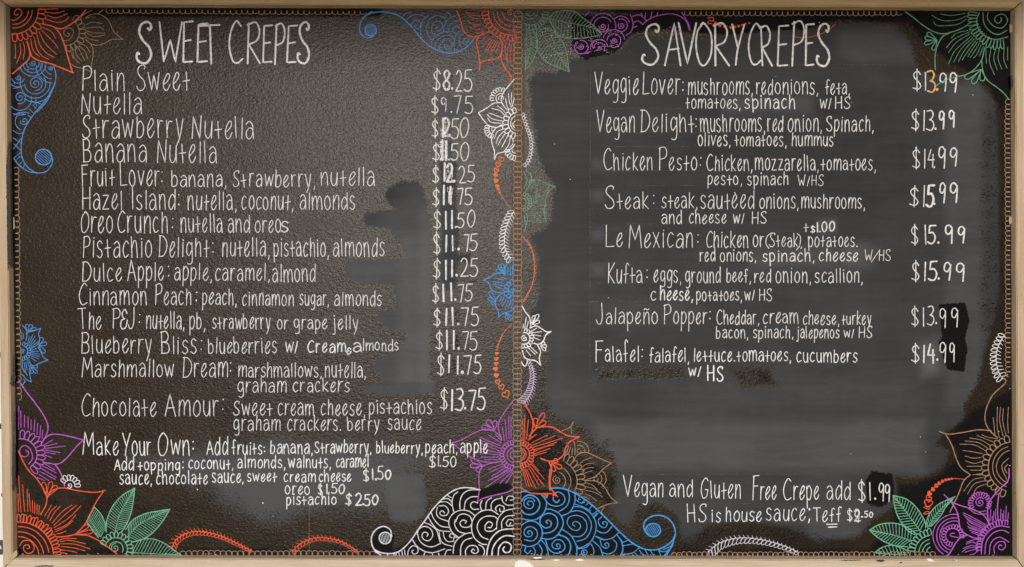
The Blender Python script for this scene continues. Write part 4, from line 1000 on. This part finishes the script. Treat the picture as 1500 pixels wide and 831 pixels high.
a.P('865,420 890,365 940,345 1000,370 1020,430 990,470 930,470 905,435 930,405 965,415 955,435;860,400 855,450 890,510 960,535;1045,360 990,320 920,310 850,335 805,390 800,450 830,520 890,570;1075,115 990,120 930,160 905,230 905,300;1075,180 1010,185 960,225 945,300;1075,240 1030,230 1005,265 1030,300 1085,300;1115,220 1100,260 1110,310', 2.1)
a.P('1270,400 1230,370 1150,370 1090,410 1070,480 1110,560 1175,590;1145,455 1180,420 1215,440 1200,475 1170,475;1145,455 1150,505 1210,510 1255,480;1270,350 1200,310 1110,320 1040,380 1015,470 1040,570 1110,630 1160,638', 2.2)
a.P('1205,190 1160,230 1150,300;1300,195 1240,210 1205,250 1205,305;1255,320 1245,290 1280,262 1325,280 1320,320 1290,322 1285,295;1305,180 1315,230 1360,262 1420,260;1345,220 1365,178 1410,180 1420,205 1385,215;1255,490 1265,400 1330,320 1430,295;1305,480 1305,420 1350,370 1425,360;1350,430 1370,400 1415,405;1345,430 1360,460 1420,455;1390,430 1380,450', 2.0)
a.P('840,720 850,640 890,580 960,535 1015,525;910,740 915,660 950,600 1020,575;960,740 960,690 1000,650 1060,655 1080,700 1050,725 1015,705 1030,680 1045,695;1085,640 1125,665 1140,710 1130,740', 2.1)
a.P('1160,740 1175,650 1220,560 1300,500 1420,488;1210,740 1220,670 1265,600 1335,555 1425,560;1270,740 1280,665 1330,615 1390,640 1385,700 1340,715 1315,685 1330,660', 2.9)
a.P('705,515 715,580 750,630 830,655;745,520 755,570 790,610 850,605;830,575 805,560 820,535 850,550 845,590;880,575 850,560;760,740 780,695 820,690;405,740 415,690 455,650 500,670 500,715 465,730 445,705 462,690;350,700 355,740;375,690 380,735;320,710 325,740;300,715 290,745;560,740 575,705;640,720 645,745;700,720 705,740;210,735 220,748;270,728 280,745', 1.8)
a.fin()
a = art('drawn_flower', 'red drawn half flower right of the middle chain', 'red').at(750, 580, 5.194)
a.P('75,45 120,100 150,160 160,220 150,280 132,312;145,290 190,245 250,235 310,240 370,275 430,305 512,313;510,313 440,350 405,400 390,450 340,490 280,497 215,475;282,500 300,560 290,640 295,700 345,767;345,765 300,745 200,745 130,735 65,695;290,560 283,650 290,720;255,745 262,775 272,748', 2.9)
a.arcs(62, 445, '32,-85,85 46,-88,88 70,-92,92', 1.9).loops(62, 445, 72, 40, -88, 90, 13, 1.9)
a.P('85,330 82,180;96,335 97,145;110,330 125,180;120,335 150,310;125,340 185,292;150,358 270,298;158,375 330,302;165,390 385,322;168,408 320,372;172,420 340,350;175,440 290,400;172,455 260,430;80,560 110,682;90,562 130,690;100,560 150,690;110,557 180,700;130,550 205,682;140,540 245,687;150,525 245,632;155,515 205,570', 1.6)
a.tear(180, 245, [(178,170),(245,132),(258,195)], 16, 2.1).tear(302, 512, [(378,548),(345,485),(322,574)], 15, 2.3); a.fin()
a = art('drawn_flower', 'brown drawn flower between the red flower and the blue wave', 'tan').at(750, 580, 5.194)
a.spiral(342, 640, 34, 1.7, 0, 1.7).arcs(335, 650, '72,-70,42 112,-66,32 160,-62,26', 1.7).loops(335, 650, 164, 62, -72, 30, 9, 1.7)
a.P('385,265 440,240 467,198;467,198 450,240 455,288;470,345 480,400 478,452;470,490 500,448 560,430 630,458 700,490 758,511;755,511 690,560 640,610 560,642;565,645 640,650 700,690 750,770 802,815;800,815 740,822 690,840 655,858;430,440 445,390;415,450 430,380;400,460 412,410;455,450 460,400', 1.8)
a.P('500,545 540,495 602,470;515,560 560,522 625,510;530,578 570,550 622,546;540,595 580,578 610,572;560,662 610,678 650,715;560,690 630,710 680,747;560,720 630,735 690,770;555,745 600,765 645,800;550,765 590,790', 1.3)
a.arcs(510, 420, '16,0,300 44,-105,20 74,-100,15', 1.6).arcs(640, 632, '16,0,300 44,-70,70 76,-55,55', 1.6).P('700,850 680,880 690,900', 1.4); a.fin()
Z = (750, 700, 6.0)
a = art('drawn_wave', 'bright blue drawn wave of spirals along the bottom edge', 'sky').at(*Z)
a.P('330,95 400,90 480,105 560,140 640,190 720,255 800,330 880,410 960,490 1040,560 1120,610 1200,634 1280,630 1350,600 1410,550 1436,480 1410,400 1350,345 1270,330 1200,355 1160,400 1165,460 1205,508;1435,500 1400,610 1335,690;75,130 110,118 150,130', 3.0)
a.P('1425,545 1395,600 1330,630;1390,625 1340,650 1290,640;1385,640 1350,668;1375,650 1360,685', 2.0)
a.ball(1240, 460, 66, 58, -65, 2.6, 9)
a.P('150,240 135,228 148,205 178,212 190,240 165,272 118,258 105,215 130,180 175,178 200,205', 2.3).P('88,200 115,165 165,152 222,182 245,240 215,300 160,325 105,312 88,290', 2.9).P('258,148 302,210 290,290 240,350 170,375 90,360', 2.5)
a.P('312,402 298,388 320,372 345,395 335,430 290,440 250,405 250,355 290,320 345,316 392,350 398,420 350,475 270,490', 2.6).P('295,275 350,280 420,320 450,390 430,460 380,520 320,540 250,530', 2.4)
a.P('150,495 135,480 155,465 178,485 165,515 125,515 105,485 120,445 165,430 212,458 222,510 180,555 110,545', 2.2).P('85,415 150,380 220,395 262,450 262,520 220,580 150,605 90,590', 2.5)
a.P('362,172 366,200 395,217 416,195', 2.8).P('360,160 400,125 450,150 465,195 440,235 390,250 330,235 295,195 280,150;495,120 505,180 480,250 410,300;555,145 550,220 510,300 440,335', 2.3)
a.P('552,425 532,408 550,385 590,398 602,432 575,462 525,452 486,400 500,350 560,330 620,350 656,400 650,470 600,515 530,515', 2.0).P('515,300 580,290 650,320 690,380 695,450 650,530 570,560', 2.0).P('545,255 610,260 690,310 735,390 735,470 700,550 640,600 575,620', 2.1)
a.P('400,605 388,590 408,580 425,605 405,625 365,618 352,585 390,545 440,555 466,610 430,655 370,660 320,620 295,545', 2.1).P('410,500 480,530 515,590 508,650 490,682', 2.8).P('445,455 520,510 565,600 570,690', 2.2).P('255,545 300,600 325,690', 2.0)
a.P('805,410 795,395 815,385 838,405 812,440 770,418 760,372 790,345;740,460 790,485 840,475 875,430;735,515 800,545 880,530 935,485;745,310 715,350', 2.0)
a.P('828,600 815,585 835,570 852,595 830,620 790,600 775,550;800,660 850,670 905,640 920,580 890,545;920,500 965,560 972,640 945,690;710,555 770,610 800,685', 2.0)
a.P('640,660 625,655 635,635 658,645 655,672 625,680 610,655 625,630;580,625 650,613 690,580 720,640 710,690;575,600 575,620', 1.9)
a.P('165,640 140,665 112,645 120,612;180,602 205,645 190,690;235,582 265,640 250,690', 2.3)
a.P('560,190 600,222 640,215;590,170 585,195 605,190;545,230 610,250 690,290;610,225 640,195;650,240 680,215;680,275 705,245;710,320 745,295;720,350 760,310;740,515 820,545 880,530;920,500 960,560 975,640 950,690;970,570 1030,545;970,600 1070,580;970,675 1060,660 1120,615;1080,660 1110,695;1120,640 1165,690;1170,635 1200,690;1215,640 1250,690;1290,645 1310,685;880,430 845,470', 1.7)
a.fin()
# --- top, right of the middle
Z = (755, 10, 6.926)
a = art('drawn_leaves', 'shade-darkened green drawn leaves and half flower at the top of the right side', 'shadedgreen').at(*Z)
a.arcs(150, 55, '40,10,170 72,0,140 130,5,115', 1.6).loops(150, 55, 134, 54, 0, 105, 9, 1.6)
a.leaf('340,110 420,50 590,45 680,110 790,190 875,275', '340,130 400,240 430,290 500,315 600,325 720,315 878,285', '340,120 500,155 650,185 780,215 870,272', 17, 2.0, 1.3)
a.leaf('215,230 215,400 250,490 330,570 440,620 545,660', '290,215 360,230 430,290 490,380 520,480 545,650', '250,220 330,370 430,480 540,640', 17, 2.0, 1.2)
a.leaf('110,245 106,440 100,640', '180,240 220,340 215,440 170,560 102,640', '140,250 160,340 150,440 105,620', 12, 1.7, 1.1); a.fin()
a = art('drawn_wave', 'purple drawn spirals beside the green leaves along the top edge', 'purple').at(840, 10, 6.25)
a.spiral(268, 182, 34, 1.5, 0, 2.2).arcs(270, 180, '52,-20,150 84,180,330 118,185,370', 1.7)
a.spiral(440, 172, 32, 1.6, 0, 1.9).arcs(435, 170, '58,-110,140 84,-140,-20', 1.9)
a.spiral(372, 308, 30, 1.5, 0, 1.9).arcs(370, 310, '62,-180,120 100,-165,-5', 1.8)
a.spiral(70, 365, 30, 1.5, 0, 1.9).arcs(72, 370, '62,-100,220', 1.9)
a.spiral(238, 378, 22, 1.4, 0, 1.7).arcs(235, 380, '50,-180,30 80,-190,-10', 1.7)
a.P('540,90 600,75 650,110 668,135;545,150 590,130 632,160;480,265 530,225 545,150 520,70;545,190 580,180;630,165 700,110 780,80 880,65 960,80 1030,130 1065,220;620,60 630,85;660,55 655,100;720,50 705,110;770,55 765,80;990,50 1050,150 1068,210;140,50 105,85;160,300 180,380;20,340 40,330;100,430 160,410', 1.8)
a.P('850,215 880,190 960,190 990,240;900,280 940,200;930,300 980,220;960,300 985,270', 1.3, .55); a.fin()
a = art('heart_trail', 'red drawn hearts half painted over behind the right heading', 'red').at(840, 10, 6.25)
a.P('1228,105 1275,98 1280,130 1240,128 1230,152 1262,155;1290,140 1312,145 1300,166 1278,160', 2.0)
for x, y, s in ((1340,172,30),(1392,186,30),(1440,190,26),(1475,186,24),(1512,178,22),(1545,168,18),(1575,156,14),(1610,150,12)): a.heart(x, y, s, 0, 1.6, True)
a.P('2025,275 2120,285 2230,262 2330,215 2400,160', 1.1, .35); a.fin()
a = art('drawn_flower', 'faded green drawn half flower against the middle chain', 'palegreen').at(700, 230, 6.926)
a.P('490,135 535,180 542,260 480,355;465,150 500,230 468,320;490,570 503,640 470,755;470,590 482,690', 1.8, .3)
a.arcs(452, 460, '40,-85,85 64,-88,88', 1.8).loops(452, 460, 66, 34, -85, 85, 9, 1.6)
a.P('545,235 640,240 720,285 782,300;780,302 720,350 690,420 685,470 672,540 690,645;520,650 600,665 690,652', 1.9, .5)
a.blob([a.c(*p) for p in ((520,240),(640,245),(775,300),(700,400),(685,640),(520,655),(560,450))], .62)
for i in range(46):
    x, y = random.uniform(560, 690), random.uniform(250, 630); L = random.uniform(30, 90)
    a.P('%d,%d %d,%d' % (x, y, x+L*.9, y-L*.25), 1.9, .78)
a.fin()
# --- right-hand corners
a = art('drawn_flower', 'green drawn flower in the top right corner', 'green').at(1300, 10, 5.937)
a.P('875,50 872,110 930,172 1000,183 1044,120 1010,66 950,80 932,115 960,145 990,122 985,95;830,50 842,150 900,220 970,240 1040,205', 2.0).P('800,50 778,110 790,190 850,255 940,285 1045,263', 1.9)
a.loops(975, 92, 196, 84, 80, 192, 15, 1.8)
a.P('150,40 220,90 300,155 390,212 470,235 540,225 620,200 690,163;540,230 480,260 440,330 415,420 416,550;420,690 500,640 600,610 690,588 760,540 820,460 845,355;820,470 830,560 870,640 950,700 1010,750 1052,802', 2.1)
a.tear(430, 290, [(345,228),(325,268),(322,322),(395,378)], 16, 1.9).tear(815, 545, [(672,622),(740,668),(828,645)], 22, 2.0)
a.P('465,65 560,76 680,55;385,75 480,120 600,115 690,80;400,130 440,165 600,155 685,110;700,205 600,232 555,275;712,218 580,282 510,360;718,235 600,310 530,400;728,255 590,380 530,500;740,270 640,370 575,482;755,280 670,380 615,480;770,292 690,400 650,465;785,305 725,390 700,435;800,318 750,400 720,442;815,330 780,410 750,446;835,345 800,430;855,360 860,495;900,360 888,480 930,590;945,355 925,450 955,550;975,350 962,450 995,542;1015,355 1012,460 1040,535;1045,350 1045,462', 1.3); a.fin()
a = art('drawn_fern', 'white drawn frond at the right edge', 'bright').at(1420, 460, 5.937)
a.fern('305,180 262,260 236,340 236,430 258,510 290,565', 12, 48, 42, -1, 1.5, .25, 1.6, 56); a.fin()
a = art('drawn_flower', 'brown drawn flower at the lower right edge', 'tan').at(1350, 560, 5.194)
a.P('535,-90 600,-45 640,0 540,100 490,210 485,300 520,370 578,422;530,370 430,363 300,385 200,395 135,375;180,390 230,480 260,570 300,650 372,705;370,705 320,752 285,840 255,905 215,990', 2.2)
a.P('655,625 632,655 650,692;660,580 610,640 650,745', 1.7).arcs(700, 645, '130,110,255 160,110,255', 1.7).arc(700, 645, 192, 108, 262, 2.1).loops(700, 645, 194, 48, 106, 262, 14, 1.9)
a.P('578,430 500,418 460,400;545,455 420,405;520,480 450,440 365,425;500,500 430,460 330,447;485,520 400,478 290,472;465,545 390,530 315,520;455,572 395,578 330,562;452,605 400,618 335,600;450,640 345,640;455,670 370,670;460,695 390,705;560,415 545,270;590,420 575,330 577,190;620,410 595,300 600,190;642,400 618,300 622,200;660,388 655,300 660,190;470,725 390,745 320,830;480,750 400,775 350,850;490,775 420,805 385,880;470,705 420,705', 1.4); a.fin()
a = art('drawn_leaves', 'mint green drawn leaves in the bottom right corner', 'mint').at(1260, 690, 5.892)
a.arcs(622, 705, '150,185,262 116,185,258 84,185,255 50,190,250', 1.8).loops(622, 705, 154, 56, 183, 268, 8, 1.9)
a.leaf('565,490 563,450 530,380 470,300 390,240 285,212', '470,550 430,530 380,480 325,390 297,300 285,212', '520,520 460,440 380,330 290,218', 14, 2.2, 1.5)
a.leaf('490,550 440,510 360,465 260,450 160,465 80,512', '410,655 330,650 250,630 160,580 80,512', '440,605 350,572 250,545 85,512', 14, 2.2, 1.5)
a.leaf('410,690 340,658 260,642 180,665 125,705', '', '400,720 300,720 200,715 135,708', 9, 1.9, 1.3)
a.leaf('570,480 575,430 600,370 655,305 720,265 818,222', '610,480 650,440 700,380 740,310 800,245', '580,490 660,370 760,270 812,228', 13, 2.0, 1.3); a.fin()
a = art('heart_trail', 'red drawn hearts curving over the green leaves, lower right', 'red').at(1260, 690, 5.892)
a.P('912,74 820,66 740,74 700,90', 1.4)
for x, y, s in ((790,68,16),(765,72,18),(738,78,22),(708,90,26),(680,108,30),(655,130,34),(627,160,36),(597,195,40)): a.heart(x, y, s, .9, 1.6, True)
a.heart(590, 235, 50, .6, 2.0); a.heart(588, 280, 74, .3, 2.1); a.P('548,315 590,330 600,310 560,305;548,370 575,350 605,360 570,372 548,370', 1.8); a.fin()
a = art('drawn_flower', 'purple drawn flower in the bottom right corner', 'purple').at(1260, 690, 5.892)
a.P('725,205 780,262 830,340 850,410 860,480 890,530 930,555 980,577 1042,590;770,255 840,290 920,315 970,330 1050,370 1095,420 1112,462;1285,-20 1278,80 1210,150 1140,230 1105,290 1100,380 1112,460;930,555 870,572 820,630 780,700 740,735 640,737', 2.5)
a.spiral(1035, 272, 44, 1.7, 60, 2.0).loops(1035, 280, 62, 38, 150, 395, 15, 1.9).P('930,320 1000,368 1090,372;965,330 1020,352 1085,345', 1.7)
a.P('845,575 780,560 785,540 815,538', 1.8).arc(800, 558, 62, 90, 380, 1.8).loops(800, 558, 64, 34, 95, 375, 15, 1.8).arcs(815, 560, '128,105,285 155,112,280 186,122,278', 1.8)
a.P('1160,712 1155,660 1190,615 1240,612 1255,650 1225,682 1195,668 1200,640 1222,645;1115,718 1130,620 1200,572 1285,615;1075,718 1090,610 1150,535 1230,512 1285,537', 1.9).P('1045,718 1058,600 1120,512 1200,476 1288,486', 2.1)
a.loops(1235, 655, 192, 42, 172, 282, 15, 1.8)
a.P('1120,430 1128,335;1150,425 1155,350;1170,425 1168,330;1212,420 1215,330;1235,425 1240,340;1255,430 1262,300;1272,440 1280,360;1140,430 1140,390;1228,415 1226,370', 1.5).P('1190,430 1185,320 1195,215', 2.2)
a.P('1095,470 960,395 890,362;1090,480 950,410 892,378;1085,492 950,430 905,395;1080,505 960,450 920,410;1075,515 950,470 925,440;1065,525 930,480;1060,535 960,500 935,490;1050,548 945,512;1040,560 960,530;1015,640 970,615 915,632;1015,650 950,645 890,670;1012,660 930,665 880,700;1015,672 960,685 905,702;1018,685 985,715 950,722;1030,600 1000,590 920,615', 1.5); a.fin()
a = art('drawn_fern', 'white drawn frond lying along the bottom edge', 'pale').at(1000, 720, 5.357)
a.fern('915,482 800,430 650,385 500,365 380,375 280,410 200,475', 23, 28, 26, 1, 1.2, .6, 1.5, 72); a.fin()
# --- bottom left
a = art('drawn_flower', 'purple drawn flower at the lower left edge', 'purple').at(0, 550, 4.617)
a.P('118,15 170,100 240,190 300,280 325,350 310,410 280,460;300,430 340,402 400,400 480,415 572,440;560,440 510,490 450,560 390,600 300,590;370,600 410,660 437,752', 2.5)
a.P('195,600 220,560 205,500 165,475 135,500 140,540 175,550 195,525 175,505', 2.0).arc(138, 535, 112, -95, 52, 2.1, 106).loops(138, 535, 116, 54, -92, 56, 11, 1.9, 110)
a.P('125,365 127,210;142,355 140,240;165,350 166,270;190,360 190,280;210,370 210,300;230,380 235,300;250,400 255,325;270,420 275,340;285,430 290,372;300,470 355,437;305,480 390,460;305,495 440,478;305,505 405,522;305,520 375,532;305,540 350,557;290,590 370,640;285,610 380,660;280,630 380,690;270,650 375,705;265,670 330,712;250,690 300,712', 1.6); a.fin()
a = art('drawn_flower', 'tiny white drawn rosette above the red flower, lower left', 'bright').at(0, 550, 4.617)
a.spiral(470, 745, 20, 1.3, 30, 1.6).arc(470, 745, 36, 200, 370, 1.6).loops(470, 745, 40, 34, 205, 372, 7, 1.6); a.fin()
a = art('drawn_flower', 'red drawn flower in the bottom left corner', 'red').at(0, 690, 5.894)
a.P('155,-180 200,-80 250,0 310,60 360,130 395,190 405,237;405,237 395,300 350,377;405,237 440,180 500,150 570,150 680,172 800,185 860,180 907,167;890,180 830,270 780,370 740,450 690,510 640,550 540,568 498,570;640,550 740,555 800,575 880,620 1005,712', 2.5)
a.P('170,645 200,605 260,605 295,655 280,700 235,712 205,680 210,645 245,640 255,665 235,672', 2.1).arcs(165, 740, '172,-92,-8 214,-92,-8 260,-92,-8', 2.0).arc(165, 740, 298, -93, -5, 2.2).loops(165, 740, 300, 68, -94, -2, 17, 1.9)
a.P('160,355 155,200;182,355 160,40;212,350 195,120;240,350 235,155;265,352 250,195;282,360 280,255;300,368 300,270;320,372 320,290;335,378 340,300;385,390 445,295;410,410 440,350 490,300;430,430 470,360 520,305;450,450 540,350 620,295;465,470 560,380 660,295;470,490 600,400 700,300;475,510 580,460 655,380;480,525 570,480 630,430;490,545 530,535 570,520;510,600 560,582 660,585;520,612 600,600 740,630;525,630 640,632 780,675;525,652 640,665 735,690;520,680 600,690 665,705;520,702 580,715', 1.6)
a.tear(405, 225, [(372,98),(445,92),(492,128)], 18, 1.8).tear(655, 545, [(762,468),(802,522)], 16, 1.8); a.fin()
a = art('drawn_leaves', 'mint green drawn leaves by the red flower, bottom left', 'mint').at(120, 690, 5.357)
a.spiral(262, 605, 36, 1.6, 60, 1.8).arcs(268, 612, '56,-160,30 88,-165,28', 1.9).loops(268, 612, 90, 46, -162, 30, 12, 1.9)
a.leaf('190,480 195,390 240,280 320,190 415,135', '310,480 350,420 385,330 405,220 415,135', '260,475 290,360 345,250 412,142', 20, 2.2, 1.3)
a.leaf('345,460 400,385 500,335 600,315 690,300', '390,560 470,540 550,490 630,400 690,300', '360,515 440,430 540,370 687,303', 20, 2.2, 1.3)
a.leaf('400,560 480,535 560,535 650,570 720,620 778,660', '', '385,640 560,650 700,656 775,660', 16, 2.0, 1.3)
a.leaf('190,480 180,410 150,340 98,284', '130,525 80,460 35,395', '150,520 100,440 48,358', 13, 1.9, 1.2); a.fin()
a = art('drawn_fern', 'red drawn frond beside the green leaves, bottom left', 'red').at(120, 690, 5.357)
a.fern('1340,632 1200,560 1060,500 920,475 820,490 740,540 705,605', 25, 18, 30, 1, 1.5, .6, 2.6, 44); a.fin()
a = art('drawn_fern', 'second red drawn frond on the bottom edge, nearer the middle', 'red').at(375, 623, 4.0)
a.fern('600,742 500,682 400,660 320,667 250,702 212,742', 18, 12, 20, 1, 1.4, .6, 2.2, 28); a.fin()
a = art('drawn_flower', 'blue drawn half flower at the left edge', 'blue').at(0, 450, 5.933)
a.P('195,160 225,195 235,240 225,290;230,235 260,208 310,200 356,184;356,184 335,230 345,280 330,320 290,350 262,367;330,345 360,400 380,440 417,461;415,461 350,485 300,510 270,500 250,455;265,500 255,560 272,652;270,650 230,630 205,600 190,585;192,470 200,540 238,592;200,625 215,640 195,680 220,645', 1.8)
a.spiral(198, 388, 22, 1.4, 180, 1.6).arc(190, 385, 50, -75, 85, 1.7).loops(190, 385, 52, 32, -85, 88, 9, 1.6)
a.P('190,220 190,285;205,230 205,275;240,310 258,255;250,320 285,240;258,330 305,252;262,342 310,285;265,355 330,300;275,375 320,360;278,385 335,385;278,398 345,410;275,412 345,430;270,425 335,448;265,440 315,470;240,465 250,515;225,475 235,545;210,480 225,580', 1.4)
a.tear(248, 218, [(232,150),(272,152),(312,182)], 14, 1.5).tear(338, 332, [(368,266),(404,315),(388,398)], 16, 1.6).tear(272, 520, [(328,518),(322,574),(280,578)], 12, 1.5); a.fin()
# --- stray flecks of chalk
sp = Ink()
for x, y, r in ((41,102,.8),(905-750,0,0),(289,717,1.6),(385,737,2.0),(385,0,0),(400,756,.9),(835,263,1),(812,211,.8),(1200,33,1.1),(1348,640,.9),(1356,662,.7),(891,436,1),(1463,632,.9),(1479,569,.8),(1479,682,1),(1425,139,1),(806,66,.8),(1247,150,.7),(1246,665,.6),(120,295,.7),(610,800,.6),(1136,112,.6),(1330,810,.9),(852,812,.8),(820,808,1)):
    if r: sp.stroke([(x, y), (x+.3, y+.4)], r*1.6, .05)
for i in range(240):                      # bare flecks in the half-painted corner by the green leaves
    t = random.random(); x = 800+t*110+random.gauss(0, 8); y = 40+random.random()*45-t*8
    if y > 22 and not (x > 870 and y < 40): sp.stroke([(x, y), (x+random.uniform(.2, 1.2), y+random.uniform(-.4, .4))], random.uniform(.5, 1.0), .3)
sp.build('chalk_specks', M['white'], board)
# chips along the bottom edge of the writing surface
ch = Ink()
for i in range(120):
    x = random.choice((random.uniform(30, 320), random.uniform(760, 960), random.uniform(760, 1480))); y = 813+random.uniform(-2.5, 0.6)+(x-30)*0.001
    ch.stroke([(x, y), (x+random.uniform(.3, 2.4), y+random.uniform(-.3, .3))], random.uniform(.5, 1.3), .35)
ch.build('paint_flecks', M['gold'], board)
